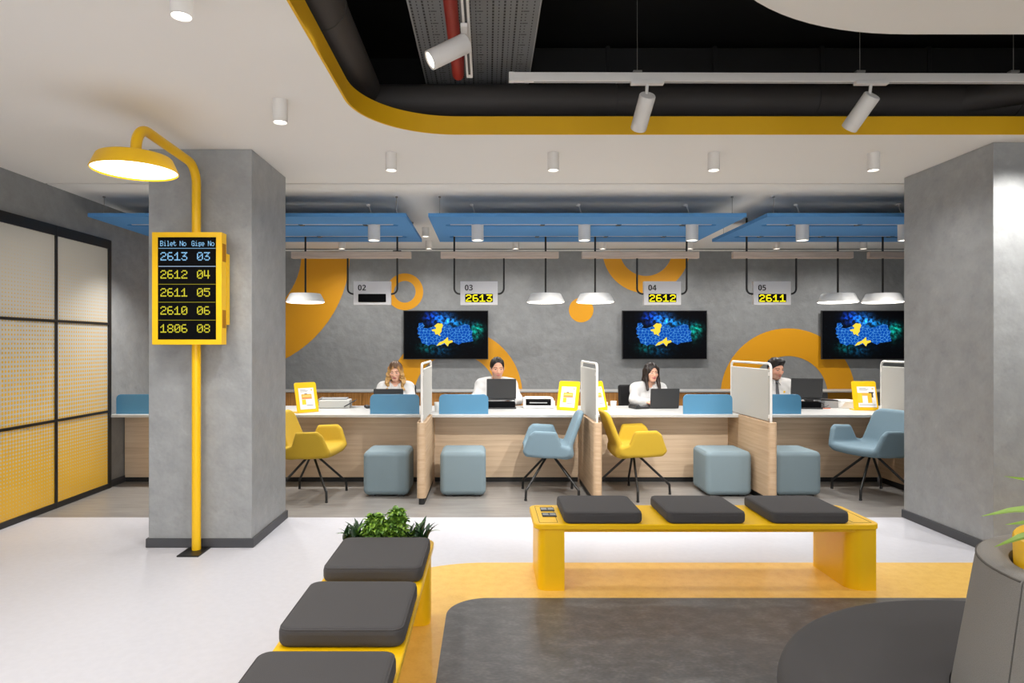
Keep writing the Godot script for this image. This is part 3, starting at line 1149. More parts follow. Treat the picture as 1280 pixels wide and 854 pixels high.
func glass_wall() -> void:
	var o := thing("glass_partition", "black framed glass partition printed with a yellow dot halftone on the left wall", "partition", Vector3(-3.839, 0, 0))
	var zs := [-6.49, -5.68, -4.87, -4.06]
	var ys := [0.045, 0.777, 1.66, 2.42]
	var fr: Material = M.black_metal
	obj("top_frame", span(0, 2.415, -6.49, 0.03, 2.506, -4.06, 0.003), fr, o)
	obj("bottom_frame", span(0, 0, -6.49, 0.03, 0.05, -4.06, 0.003), fr, o)
	for z in zs:
		obj("mullion", span(0, 0.0, z, 0.031, 2.5, z + (0.045 if z == -6.49 else 0.026), 0.003), fr, o)
	for y in [0.777, 1.66]:
		obj("rail", span(0, y - 0.012, -6.49, 0.03, y + 0.012, -4.06, 0.003), fr, o)
	for row in 3:
		var m := mat("printed_glass", Color.WHITE, 0.22)
		m.albedo_texture = ImageTexture.create_from_image(glass_image(row))
		m.backlight_enabled = true
		m.backlight = Color(0.9, 0.9, 0.9)
		m.clearcoat_enabled = true
		m.clearcoat = 0.6
		m.clearcoat_roughness = 0.04
		for k in 3:
			var b := MB.new()
			var za: float = zs[k] + 0.02
			var zb: float = zs[k + 1] + 0.006
			var x := 0.016
			b.face([Vector3(x, ys[row], zb), Vector3(x, ys[row], za), Vector3(x, ys[row + 1], za), Vector3(x, ys[row + 1], zb)], [Vector2(0, 1), Vector2(1, 1), Vector2(1, 0), Vector2(0, 0)])
			obj("pane", b, m, o)


# ---------------------------------------------------------------- service desks
const FINS := [-0.596, 1.0, 2.585, 4.17]

func desks() -> void:
	tag(obj("worktop", span(-3.835, 0.712, -7.45, 6.4, 0.74, -6.48, 0.004), M.worktop), "long white worktop running along the whole row of service desks", "worktop")
	var edges := [-3.83, -0.636, 0.96, 2.545, 4.13, 6.4]
	var words := ["pale oak desk front in the leftmost bay behind the yellow chair", "pale oak desk front between the first two wooden dividers", "pale oak desk front behind the right yellow chair and a blue cube", "pale oak desk front at the right beside the blue chair", "pale oak desk front hidden behind the right pillar"]
	for k in 5:
		if k == 4:
			continue
		var x0: float = edges[k] + (0.08 if k > 0 else 0.0)
		var x1: float = edges[k + 1]
		var d := thing("service_desk", words[k], "desk", Vector3((x0 + x1) / 2, 0, -6.76), 0.0, "oak desk fronts")
		var w := x1 - x0
		obj("panel", span(-w / 2 + 0.002, 0.05, -0.025, w / 2 - 0.002, 0.71, 0), M.oak, d)
		obj("kick_board", span(-w / 2 + 0.002, 0, -0.05, w / 2 - 0.002, 0.05, -0.012), M.skirt_black, d)
	var names := ["wooden desk divider left of the middle, between two blue cubes", "wooden desk divider in the middle, between blue and yellow chairs", "wooden desk divider between the two blue cubes on the right", "wooden desk divider at the far right, half behind the pillar"]
	var screens := ["pale felt desk screen seen edge-on behind the left wooden divider", "pale felt desk screen on the middle wooden divider", "grey felt desk screen with white tube frame beside the man in a tie", "pale felt desk screen at the far right beside the pillar"]
	for k in 4:
		var f := thing("desk_divider", names[k], "divider", Vector3(FINS[k], 0, 0), 0.0, "wooden desk dividers")
		var b := MB.new()
		var pl := rpoly([Vector2(-0.041, -6.48), Vector2(0.041, -6.48), Vector2(0.041, -5.78), Vector2(-0.041, -5.78)], [0, 0, 0.034, 0.034], 6)
		# a shallow trough along the top, where the screen stands
		b.loft(pl, [Vector2(0, 0.06), Vector2(0, 0.742), Vector2(0.008, 0.745), Vector2(0.009, 0.72)])
		obj("oak_panel", b, M.oak_fin, f)
		obj("inner_panel", span(-0.04, 0.06, -6.76, 0.04, 0.711, -6.482), M.oak_fin, f)
		var kb := MB.new()
		kb.loft(rpoly([Vector2(-0.026, -6.75), Vector2(0.026, -6.75), Vector2(0.026, -5.8), Vector2(-0.026, -5.8)], [0, 0, 0.02, 0.02], 5), [Vector2(0, 0), Vector2(0, 0.06)])
		obj("kick_board", kb, M.skirt_black, f)
		var s := thing("desk_screen", screens[k], "desk screen", Vector3(FINS[k], 0.72, 0), 0.0, "felt screens on the dividers")
		var t := MB.new()
		t.tube(bend([Vector3(0, 0.0, -5.83), Vector3(0, 0.555, -5.83), Vector3(0, 0.555, -6.77), Vector3(0, 0.02, -6.77)], 0.05, 7), 0.0115, 10)
		obj("tube_frame", t, M.white_metal, s)
		var fp := MB.new()
		fp.loft(rpoly([Vector2(-5.862, 0.024), Vector2(-5.862, 0.505), Vector2(-6.75, 0.505), Vector2(-6.75, 0.024)], [0.012, 0.012, 0.012, 0.012], 3), slab_rings(0.026, 0.006), Transform3D(Basis(Vector3(0, 0, 1), Vector3(1, 0, 0), Vector3(0, 1, 0)), Vector3(-0.013, 0, 0)))
		obj("felt_panel", fp, M.felt, s)
		for y in [0.07, 0.46]:
			obj("clip", bx(Vector3(0, y, -5.85), Vector3(0.022, 0.035, 0.05), 0.004), M.white_metal, s)
			obj("clip", bx(Vector3(0, y, -6.755), Vector3(0.022, 0.035, 0.04), 0.004), M.white_metal, s)
	# low blue dividers standing on the worktop's front edge
	var bl := MB.new()
	bl.loft(rpoly([Vector2(-0.2525, 0), Vector2(0.2525, 0), Vector2(0.2525, 0.202), Vector2(-0.2525, 0.202)], [0, 0, 0.05, 0.05], 6), slab_rings(0.012, 0.0015), upright(Vector3(0, 0, -0.006)))
	var where := [[-3.545, "blue desk screen at the far left, half behind the left pillar"], [-0.947, "blue desk screen in front of the blonde woman"], [-0.241, "blue desk screen in front of the balding man, left of his monitor"], [2.258, "blue desk screen right of the laptop of the dark-haired woman"], [2.962, "blue desk screen in front of the man in a tie"]]
	for k in 5:
		var o := thing("privacy_screen", where[k][1], "desk screen", Vector3(where[k][0], 0.74, -6.555), 0.0, "low blue desk screens")
		obj("panel", bl, M.blue_acrylic, o)
		for s in [-0.18, 0.18]:
			obj("foot", bx(Vector3(s, 0.003, -0.03), Vector3(0.04, 0.006, 0.06), 0.002), M.blue_acrylic, o)


func low_cabinet(x: float) -> void:
	var w := 0.803
	var where := {-2.958: "low wooden cabinet at the back wall beside the left pillar's edge", -2.153: "low wooden cabinet at the back wall behind the leftmost yellow stand", -1.348: "low wooden cabinet at the back wall behind the blonde woman", -0.543: "low wooden cabinet at the back wall behind the left felt screen", 0.262: "low wooden cabinet at the back wall right of the balding man", 1.067: "low wooden cabinet at the back wall behind the middle felt screen", 1.872: "low wooden cabinet at the back wall behind the dark-haired woman", 2.677: "low wooden cabinet at the back wall behind the grey felt screen", 3.482: "low wooden cabinet at the back wall right of the man in a tie"}
	var o := thing("low_cabinet", where[x], "cabinet", Vector3(x, 0, -9.35), 0.0, "low wooden cabinets along the back wall")
	obj("body", span(0.001, 0.08, 0, w - 0.001, 0.78, 0.385), M.cabinet_wood, o)
	obj("plinth", span(0, 0, 0, w, 0.08, 0.36), M.skirt_black, o)
	for k in 2:
		var d := obj("door", span(k * w / 2 + 0.003, 0.085, 0.387, (k + 1) * w / 2 - 0.003, 0.775, 0.405, 0.002), M.cabinet_wood, o)
		if x == -2.153 and k == 1 or x == -1.348 and k == 0:
			obj("handle", span(w / 2 * k + (0.35 if k == 1 else 0.02), 0.6, 0.405, w / 2 * k + (0.385 if k == 1 else 0.055), 0.7, 0.413, 0.002), M.aluminium, d)


func televisions() -> void:
	var m := screen_mat("tv_screen", map_image(), 0.75, 0.12)
	for t in [[-0.6015, "wall television above the balding man, showing a blue map"], [2.58, "wall television above the dark-haired woman, showing a blue map"], [5.48, "wall television at the right, partly behind the pillar, showing a blue map"]]:
		var o := thing("television", t[1], "television", Vector3(t[0], 1.5925, -9.367), 0.0, "wall televisions")
		obj("body", bx(Vector3(0, 0, 0.045), Vector3(1.235, 0.71, 0.03), 0.004), M.black_plastic, o)
		obj("wall_mount", bx(Vector3(0, 0, 0.015), Vector3(0.4, 0.3, 0.03)), M.black_metal, o)
		picture(o, "screen", 1.215, 0.69, Vector3(0, 0, 0.0608), m)


# ---------------------------------------------------------------- lamps
func can(label: String, at: Vector3, r: float, h: float, energy: float, group: String, angle := 80.0) -> Node3D:
	var o := thing("downlight", label, "ceiling light", at, 0.0, group)
	var b := MB.new()
	b.lathe([Vector2(r * 0.86, -h + 0.012), Vector2(r * 0.9, -h), Vector2(r, -h + 0.003), Vector2(r, -0.001), Vector2(0, -0.001)], 28)
	obj("housing", b, M.can_white, o)
	var g := MB.new()
	g.lathe([Vector2(0, -h + 0.01), Vector2(r * 0.88, -h + 0.01)], 24)
	obj("lamp_disc", g, M.can_glow, o)
	spot(o, Vector3(0, -h - 0.01, 0), Vector3.DOWN, energy, angle, r * 0.8)
	return o


func downlights() -> void:
	var row := ["white cylinder ceiling light right of the left pillar", "white cylinder ceiling light second from the left in the row under the yellow fascia", "white cylinder ceiling light third from the left in the row under the yellow fascia", "white cylinder ceiling light nearest the right pillar"]
	for k in 4:
		can(row[k], Vector3([-0.7, 0.482, 1.653, 2.818][k], CEIL, -4.67), 0.042, 0.13, 1.9, "ceiling downlights")
	can("white cylinder ceiling light above the left pillar's right edge", Vector3(-1.184, CEIL, -3.66), 0.042, 0.13, 3.6, "ceiling downlights")
	can("white cylinder ceiling light at the top edge, nearest the camera", Vector3(-1.184, CEIL, -2.478), 0.042, 0.13, 3.6, "ceiling downlights")
	var behind := [[-1.184, -1.3, "above the left bench's near end"], [-1.184, -0.13, "over the aisle beside the camera"], [-1.184, 1.0, "over the aisle near the added windows"], [-2.6, -1.3, "left of the left bench's near end"], [-2.6, 0.2, "by the left wall near the added windows"]]  # unseen downlights added outside the view for general fill
	for p in behind:
		can("unseen added ceiling light " + p[2], Vector3(p[0], CEIL, p[1]), 0.042, 0.13, 3.6, "ceiling downlights")
	var far := ["behind the left pendant lamp", "at the gap left of sign 03", "above sign 03's right end", "above the pair of middle pendant lamps", "above sign 04", "right of sign 05's left rod", "far right, near the pillar"]
	for k in 7:
		can("small white ceiling light by the back wall, " + far[k], Vector3(-1.957 + 1.171 * k, CEIL, -8.62), 0.045, 0.11, 3.6, "ceiling lights along the back wall")
	can("small white ceiling light seen in the gap between two blue panels", Vector3(-0.735, CEIL, -7.64), 0.045, 0.11, 1.5, "ceiling lights along the back wall")


func blue_panels() -> void:
	var w := 2.96
	var words := ["blue suspended ceiling panel on the left, partly behind the left pillar", "blue suspended ceiling panel in the middle", "blue suspended ceiling panel on the right, running behind the right pillar"]
	var x0 := [-3.715, -0.548, 2.603]
	var cyl := [[-3.25, -2.19, -1.128], [-0.096, 0.969, 2.042], [3.142, 4.16]]
	# three strips of panel with half a slot cut in each side
	var d := 1.46
	var slot := [0.43, 1.12]
	var b := MB.new()
	var cuts := [0.0, slot[0], slot[1], d]
	for k in 3:
		var pts := []
		pts.append(Vector2(0, -cuts[k]))
		if k > 0:
			pts.append_array(half_slot(w, -cuts[k], -1.0))
		pts.append(Vector2(w, -cuts[k]))
		pts.append(Vector2(w, -cuts[k + 1]))
		if k < 2:
			var s := half_slot(w, -cuts[k + 1], 1.0)
			s.reverse()
			pts.append_array(s)
		pts.append(Vector2(0, -cuts[k + 1]))
		b.loft(PackedVector2Array(pts), [Vector2(0, 0), Vector2(0, 0.034)])
	for k in 3:
		var o := thing("acoustic_panel", words[k], "ceiling panel", Vector3(x0[k], 2.64, -5.95), 0.0, "blue suspended panels over the desks")
		obj("felt_board", b, M.blue_panel, o)
		for p in [[0.1, -0.09], [w - 0.1, -0.09], [0.1, -1.37], [w - 0.1, -1.37]]:
			var t := MB.new()
			t.tube([Vector3(p[0], 0.034, p[1]), Vector3(p[0], CEIL - 2.64, p[1])], 0.0025, 5)
			t.tube([Vector3(p[0], 0.034, p[1]), Vector3(p[0], 0.06, p[1])], 0.005, 6)
			t.lathe([Vector2(0.012, CEIL - 2.652), Vector2(0.012, CEIL - 2.64)], 10, Transform3D(Basis(), Vector3(p[0], 0, p[1])))
			obj("hanging_wire", t, M.wire, o)
		for z in slot:
			obj("white_rail", span(0.18, 0.003, -z + 0.002, w - 0.18, 0.03, -z + 0.045, 0.002), M.white_metal, o)
		for x in [0.42, 1.1, 1.86, 2.5]:
			for z in slot:
				obj("bracket", bx(Vector3(x, 0.015, -z), Vector3(0.045, 0.028, 0.098), 0.003), M.black_metal, o)
		for j in cyl[k].size():
			var at := Vector3(cyl[k][j], 2.69, -6.38)
			var order := ["left", "middle", "right"]
			var lab := "white cylinder light hanging through the %s blue panel, %s one of its row" % [order[k], order[j]]
			if k == 2:
				lab = "white cylinder light hanging through the right blue panel, %s" % ("nearest the gap" if j == 0 else "at the pillar's edge")
			if k == 0 and j < 2:
				lab = "white cylinder light in the left blue panel behind the left pillar, %s one" % order[j]
			var c := can(lab, at, 0.06, 0.203, 8.5 if k == 0 and j == 0 else 5.0, "cylinder lights in the blue panels", 62.0)
			var t := MB.new()
			t.tube([Vector3(0, -0.002, 0), Vector3(-0.06, CEIL - 2.69, -0.01)], 0.003, 5)
			t.lathe([Vector2(0.02, CEIL - 2.702), Vector2(0.02, CEIL - 2.69)], 10, Transform3D(Basis(), Vector3(-0.06, 0, -0.01)))
			obj("cord", t, M.white_metal, c)


func half_slot(w: float, z: float, side: float) -> Array:
	var r := 0.05
	var out := []
	for k in 5:
		var a := PI / 2 * k / 4
		out.append(Vector2(0.13 + r * (1 - cos(a)), z + side * r * sin(a)))
	for k in 5:
		var a := PI / 2 * (1 - k / 4.0)
		out.append(Vector2(w - 0.13 - r * (1 - cos(a)), z + side * r * sin(a)))
	return out


func hanging_things() -> void:
	var z := -7.075
	# [beam left, beam right, lamp x, sign centre x, rod by the lamp first?, digits]
	var sets := [[-2.16, -0.84, -2.009, -1.268, "02", "", "leftmost, over sign 02"], [-0.513, 0.788, 0.646, -0.09, "03", "2613", "second from the left, over sign 03"], [1.044, 2.336, 1.193, 1.931, "04", "2612", "third from the left, over sign 04"], [2.71, 4.035, 3.876, 3.142, "05", "2611", "over sign 05, left of the right pillar"], [4.212, 5.53, 4.372, 0.0, "", "", "at the right pillar's edge"]]
	var lamps := ["white shallow pendant lamp at the left pillar's edge, left of sign 02", "white shallow pendant lamp right of sign 03, left one of the middle pair", "white shallow pendant lamp left of sign 04, right one of the middle pair", "white shallow pendant lamp right of sign 05", "white shallow pendant lamp half hidden by the right pillar"]
	var sign_words := ["white counter sign with a blank dark display, right of the leftmost pendant lamp", "white counter sign reading 03, above the left television", "white counter sign reading 04, above the middle television", "white counter sign reading 05, above the man in a tie"]
	var bold := SystemFont.new()
	bold.font_names = PackedStringArray(["Droid Sans"])
	bold.font_weight = 700
	for k in 5:
		var s: Array = sets[k]
		var beam := thing("hanging_beam", "pale wooden beam on black rods, " + s[6], "beam", Vector3((s[0] + s[1]) / 2, 2.44, z), 0.0, "wooden beams over the desks")
		obj("bar", bx(Vector3.ZERO, Vector3(s[1] - s[0], 0.072, 0.06), 0.003), M.beam_wood, beam)
		var out_rod: float = s[3] + (0.274 if k == 0 or k == 2 else -0.274)
		for x in [s[2], out_rod] if k < 4 else [s[2], s[2] + 0.9]:
			var t := MB.new()
			t.tube([Vector3(x - beam.position.x, 0.034, 0), Vector3(x - beam.position.x, CEIL - 2.44, 0)], 0.0105, 10)
			obj("rod", t, M.black_metal, beam)
			if k == 0 and x == out_rod:
				obj("bracket", bx(Vector3(x - beam.position.x, 0.042, 0), Vector3(0.09, 0.016, 0.05), 0.002), M.black_metal, beam)
		var l := thing("pendant_lamp", lamps[k], "pendant lamp", Vector3(s[2], 1.92, z), 0.0, "white pendant lamps over the desks")
		var rod := MB.new()
		rod.tube([Vector3(0, 0.09, 0), Vector3(0, 0.486, 0)], 0.0105, 10)
		obj("rod", rod, M.black_metal, l)
		var sh := MB.new()
		sh.lathe([Vector2(0.2, 0.012), Vector2(0.206, 0.0), Vector2(0.21, 0.004), Vector2(0.168, 0.088), Vector2(0.16, 0.094), Vector2(0, 0.096)], 40)
		obj("shade", sh, M.white_metal, l)
		var dsk := MB.new()
		dsk.lathe([Vector2(0, -0.007), Vector2(0.19, -0.007), Vector2(0.2, -0.003), Vector2(0.202, 0.008)], 40)
		obj("lamp_disc", dsk, M.lamp_disc, l)
		spot(l, Vector3(0, -0.02, 0), Vector3.DOWN, 1.5, 75, 0.18)
		if k == 4:
			continue
		var sg := thing("counter_sign", sign_words[k], "sign", Vector3(s[3], 2.019, z), 0.0, "hanging counter signs")
		obj("panel", bx(Vector3.ZERO, Vector3(0.412, 0.26, 0.045), 0.003), M.sign_white, sg)
		for e in [-1.0, 1.0]:
			var t := MB.new()
			t.tube(bend([Vector3(e * 0.274, 0.386, 0), Vector3(e * 0.274, -0.008, 0), Vector3(e * 0.2, -0.008, 0)], 0.06, 6), 0.0105, 10)
			obj("rod", t, M.black_metal, sg)
		var tm := TextMesh.new()
		tm.text = s[4]
		tm.font = bold
		tm.font_size = 64
		tm.pixel_size = 0.00132
		tm.depth = 0.003
		tm.curve_step = 2.0
		var n := obj("number", tm, M.ink, sg)
		n.position = Vector3(-0.112, 0.058, 0.0235)
		var led := MB.new()
		led.loft(rrect(-0.153, -0.046, 0.153, 0.046, 0.008, 3), slab_rings(0.005, 0.001), upright(Vector3(0, -0.055, 0.022)))
		obj("display", led, M.dark_screen, sg)
		if s[5]:
			picture(sg, "display_digits", 0.3, 0.088, Vector3(0, -0.055, 0.0275), screen_mat("led_digits", led_image(s[5]), 0.9))


func ticket_post() -> void:
	var x := -2.045
	var o := thing("ticket_display_post", "yellow street-lamp post with a ticket number display, before the left pillar", "display post", Vector3(x, 0, -4.5))
	var Y: Material = M.yellow_paint
	obj("base_plate", bx(Vector3(0, 0.005, 0.035), Vector3(0.15, 0.01, 0.2), 0.002), M.black_metal, o)
	obj("wall_plate", bx(Vector3(0, 0.005, -0.03), Vector3(0.12, 0.01, 0.05)), M.black_metal, o)
	var p := MB.new()
	p.tube(bend([Vector3(0, 0.008, 0), Vector3(0, 2.705, 0), Vector3(0, 2.735, 0.76), Vector3(0, 2.53, 0.78)], 0.13, 10), 0.03, 20)
	obj("pole", p, Y, o)
	var head := Vector3(0, 2.455, 0.785)
	var sh := MB.new()
	sh.lathe([Vector2(0.222, 0.014), Vector2(0.228, 0.0), Vector2(0.233, 0.004), Vector2(0.2, 0.078), Vector2(0.192, 0.086), Vector2(0.03, 0.09), Vector2(0, 0.09)], 48, Transform3D(Basis(), head))
	obj("lamp_shade", sh, Y, o)
	var d := MB.new()
	d.lathe([Vector2(0, 0.01), Vector2(0.225, 0.01)], 48, Transform3D(Basis(), head))
	obj("lamp_disc", d, M.lamp_disc, o)
	spot(o, head + Vector3(0, -0.02, 0), Vector3.DOWN, 3.0, 78, 0.2)
	# the display box
	var c := Vector3(-0.0245, 1.838, 0.05)
	var box := MB.new()
	var w := 0.48
	var h := 0.776
	for e in [[-w / 2 + 0.0195, 0.0, 0.039, h], [w / 2 - 0.0195, 0.0, 0.039, h]]:
		box.box(c + Vector3(e[0], e[1], 0.0), Vector3(e[2], e[3], 0.085), 0.003)
	for e in [h / 2 - 0.0175, -h / 2 + 0.0175]:
		box.box(c + Vector3(0, e, 0), Vector3(w - 0.07, 0.035, 0.085), 0.003)
	box.box(c + Vector3(0, 0, -0.01), Vector3(w - 0.03, h - 0.03, 0.055), 0.003)
	var bo := obj("display_box", box, Y, o)
	picture(bo, "display_screen", w - 0.076, h - 0.068, c + Vector3(0, 0, 0.036), screen_mat("board_digits", board_image(), 0.8))
	for y in [0.25, -0.21]:
		var vt := MB.new()
		for k in 7:
			vt.box(c + Vector3(w / 2 + 0.0015, y, -0.024 + k * 0.008), Vector3(0.003, 0.118, 0.003), 0.0)
		vt.box(c + Vector3(w / 2 + 0.0004, y, 0.0), Vector3(0.0015, 0.125, 0.056), 0.0)
		obj("vent", vt, mat("vent_brown", c8(170, 118, 14), 0.6), bo)
	obj("bracket", bx(Vector3(0.1, 1.84, -0.027), Vector3(0.23, 0.5, 0.05), 0.003), Y, o)


# ---------------------------------------------------------------- benches
func benches() -> void:
	bench(false)
	bench(true)


# a bench along +x from the origin's left front corner; used as it stands, and turned with its planter end away from the camera
func bench(turned: bool) -> void:
	var L := 2.04
	var D := 0.457
	var label := "yellow steel bench standing across, with sockets at its left end" if not turned else "yellow steel bench running away from the camera on the left, with a planter end"
	var xf := Transform3D(Basis(), Vector3(0.275, 0, -3.755))
	if turned:
		xf = Transform3D(Basis(Vector3.UP, PI / 2), Vector3(-0.285, 0, -1.43))   # +x now points away from the camera, -z points left
	var o := thing("bench", label, "bench", xf.origin, PI / 2 if turned else 0.0, "yellow benches")
	var top := MB.new()
	top.loft(rrect(0, -D, L, 0, 0.055, 8), slab_rings(0.032, 0.004), Transform3D(Basis(), Vector3(0, 0.363, 0)))
	obj("top", top, M.bench_yellow, o)
	obj("under_frame", span(0.03, 0.343, -D + 0.03, L - 0.03, 0.363, -0.025), M.bench_yellow, o)
	for x in [0.025, L - 0.18]:
		var lg := MB.new()
		lg.loft(rpoly([Vector2(x, -D + 0.02), Vector2(x + 0.155, -D + 0.02), Vector2(x + 0.155, -0.012), Vector2(x, -0.012)], [0, 0.05, 0, 0.05 if x < 1.0 else 0.085] if not turned else [0.05, 0.05, 0.05, 0.05], 8), [Vector2(0, 0), Vector2(0, 0.363)])
		obj("leg", lg, M.bench_yellow, o)
	# inlaid end plates
	for x in [0.035, L - 0.145]:
		var g := MB.new()
		for e in [[x, 0.0], [x + 0.108, 0.0]]:
			g.box(Vector3(e[0], 0.3955, -D / 2), Vector3(0.003, 0.001, D - 0.08))
		for e in [-D + 0.04, -0.04]:
			g.box(Vector3(x + 0.054, 0.3955, e), Vector3(0.108, 0.001, 0.003))
		if not (turned and x > 1.0):
			obj("plate_joint", g, mat("joint_shadow", c8(120, 86, 10), 0.6), o)
	if not turned:
		for k in 2:
			var s := obj("socket_frame", bx(Vector3(0.108, 0.3975, -0.335 + k * 0.13), Vector3(0.088, 0.006, 0.085), 0.002), M.black_plastic, o)
			for e in [-0.022, 0.022]:
				obj("socket", bx(Vector3(0.108 + e, 0.4013, -0.335 + k * 0.13), Vector3(0.034, 0.002, 0.04), 0.0005), M.grey_plastic, s)
	else:
		var box := MB.new()
		box.loft(rrect(L - 0.15, -D + 0.03, L - 0.035, -0.03, 0.01, 3), [Vector2(0.0, 0.03), Vector2(0.0, 0.03), Vector2(0, 0.003)], Transform3D(Basis(), Vector3(0, 0.395, 0)), false)
		obj("planter_rim", box, M.bench_yellow, o)
		obj("soil", span(L - 0.15, 0.37, -D + 0.03, L - 0.035, 0.4, -0.03), M.soil, o)
	var cushion := MB.new()
	cushion.loft(rrect(-0.233, -0.2225, 0.233, 0.2225, 0.045, 6), soft_rings(0.07, 0.022, 4))
	var names := ["dark grey seat cushion nearest the sockets on the yellow bench", "dark grey seat cushion in the middle of the yellow bench across", "dark grey seat cushion at the right end of the yellow bench across"]
	if turned:
		names = ["dark grey seat cushion cut by the picture's lower edge on the left bench", "dark grey seat cushion in the middle of the left bench", "dark grey seat cushion at the far end of the left bench, by the plants"]
	for k in 3:
		var at := xf * Vector3(0.41 + 0.611 * k, 0.394, -D / 2 + 0.002)
		var c := thing("seat_cushion", names[k], "cushion", at, PI / 2 if turned else 0.0, "dark bench cushions")
		obj("cover", cushion, M.dark_cloth, c)
		var pipe := MB.new()
		var loop := []
		for q in rrect(-0.2275, -0.217, 0.2275, 0.217, 0.04, 5):
			loop.append(Vector3(q.x, 0.063, q.y))
		loop.append(loop[0])
		pipe.tube(loop, 0.0025, 6)
		obj("seam", pipe, M.dark_cloth, c)
	if turned:
		plants(xf, L, D)


func leaf_mesh(length: float, width: float, curve: float, lean: float, folds := 0.25) -> MB:
	var b := MB.new()
	var n := 7
	var p := Vector3.ZERO
	var ang := lean
	var rows := []
	for k in n + 1:
		var t := float(k) / n
		var w := width * sin(PI * pow(clampf(t * 0.94 + 0.05, 0, 1), 0.75)) * 0.5
		var d := Vector3(sin(ang), cos(ang), 0)
		var up := Vector3(-cos(ang), sin(ang), 0)
		rows.append([p + Vector3(0, 0, w) + up * w * folds, p, p + Vector3(0, 0, -w) + up * w * folds, up])
		p += d * length / n
		ang += curve / n
	for k in n:
		for s in 2:
			var f := b.v.size()
			var up0: Vector3 = rows[k][3]
			var tilt := Vector3(0, 0, -folds if s == 0 else folds)
			b.vert(rows[k][s], (up0 + tilt).normalized())
			b.vert(rows[k][s + 1], (up0 + tilt).normalized())
			b.vert(rows[k + 1][s + 1], (rows[k + 1][3] + tilt).normalized())
			b.vert(rows[k + 1][s], (rows[k + 1][3] + tilt).normalized())
			b.quad(f, f + 1, f + 2, f + 3)
	return b


func plants(xf: Transform3D, L: float, D: float) -> void:
	var rng := RandomNumberGenerator.new()
	rng.seed = 21
	var swords := [leaf_mesh(0.17, 0.034, 0.9, 0.35).mesh(), leaf_mesh(0.14, 0.03, 0.5, 0.2).mesh(), leaf_mesh(0.2, 0.032, 1.3, 0.5).mesh()]
	var spots := [[0.005, "dark green sword-leaved plant at the left end of the bench planter", true], [0.12, "light green curly plant left of the middle in the bench planter", false], [0.235, "light green curly plant right of the middle in the bench planter", false], [0.345, "dark green sword-leaved plant at the right end of the bench planter", true]]
	for s in spots:
		var at := xf * Vector3(L - 0.09, 0.4, -D + 0.03 + s[0])
		var o := thing("potted_plant", s[1], "plant", at, 0.0, "plants in the bench planter")
		var stem := MB.new()
		stem.tube([Vector3(0, -0.01, 0), Vector3(0.005, 0.06, 0)], 0.006, 6)
		obj("stem", stem, M.leaf_dark, o)
		if s[2]:
			for k in 34:
				var lf := obj("leaf", swords[k % 3], M.leaf_dark if k % 5 else M.leaf_mid, o)
				lf.rotation.y = TAU * k * 0.382 + rng.randf() * 0.5
				lf.position = Vector3(rng.randf_range(-0.05, 0.05), rng.randf_range(-0.005, 0.02), rng.randf_range(-0.03, 0.03))
				lf.scale = Vector3.ONE * rng.randf_range(0.55, 0.9)
		else:
			var small := leaf_mesh(0.042, 0.03, 1.6, 0.3, 0.4)
			for tone in 2:
				var b := MB.new()
				for k in 170:
					var y := rng.randf_range(0.0, 1.0)
					var rr := 0.088 * (1.0 - y * 0.72)
					var a := rng.randf() * TAU
					var base := Vector3(cos(a) * rr * sqrt(rng.randf()), y * (0.165 if s[0] > 0.15 else 0.14), sin(a) * rr * sqrt(rng.randf()))
					var bs := Basis(Vector3.UP, rng.randf() * TAU) * Basis(Vector3.BACK, rng.randf_range(-1.0, 0.3))
					var f := b.v.size()
					for i in small.v.size():
						b.vert(base + bs * small.v[i], bs * small.n[i])
					for i in small.ix:
						b.ix.append(f + i)
				var fo := obj("foliage", b, M.leaf_light if tone == 0 else M.leaf_mid, o)
				fo.set_meta("kind", "stuff")


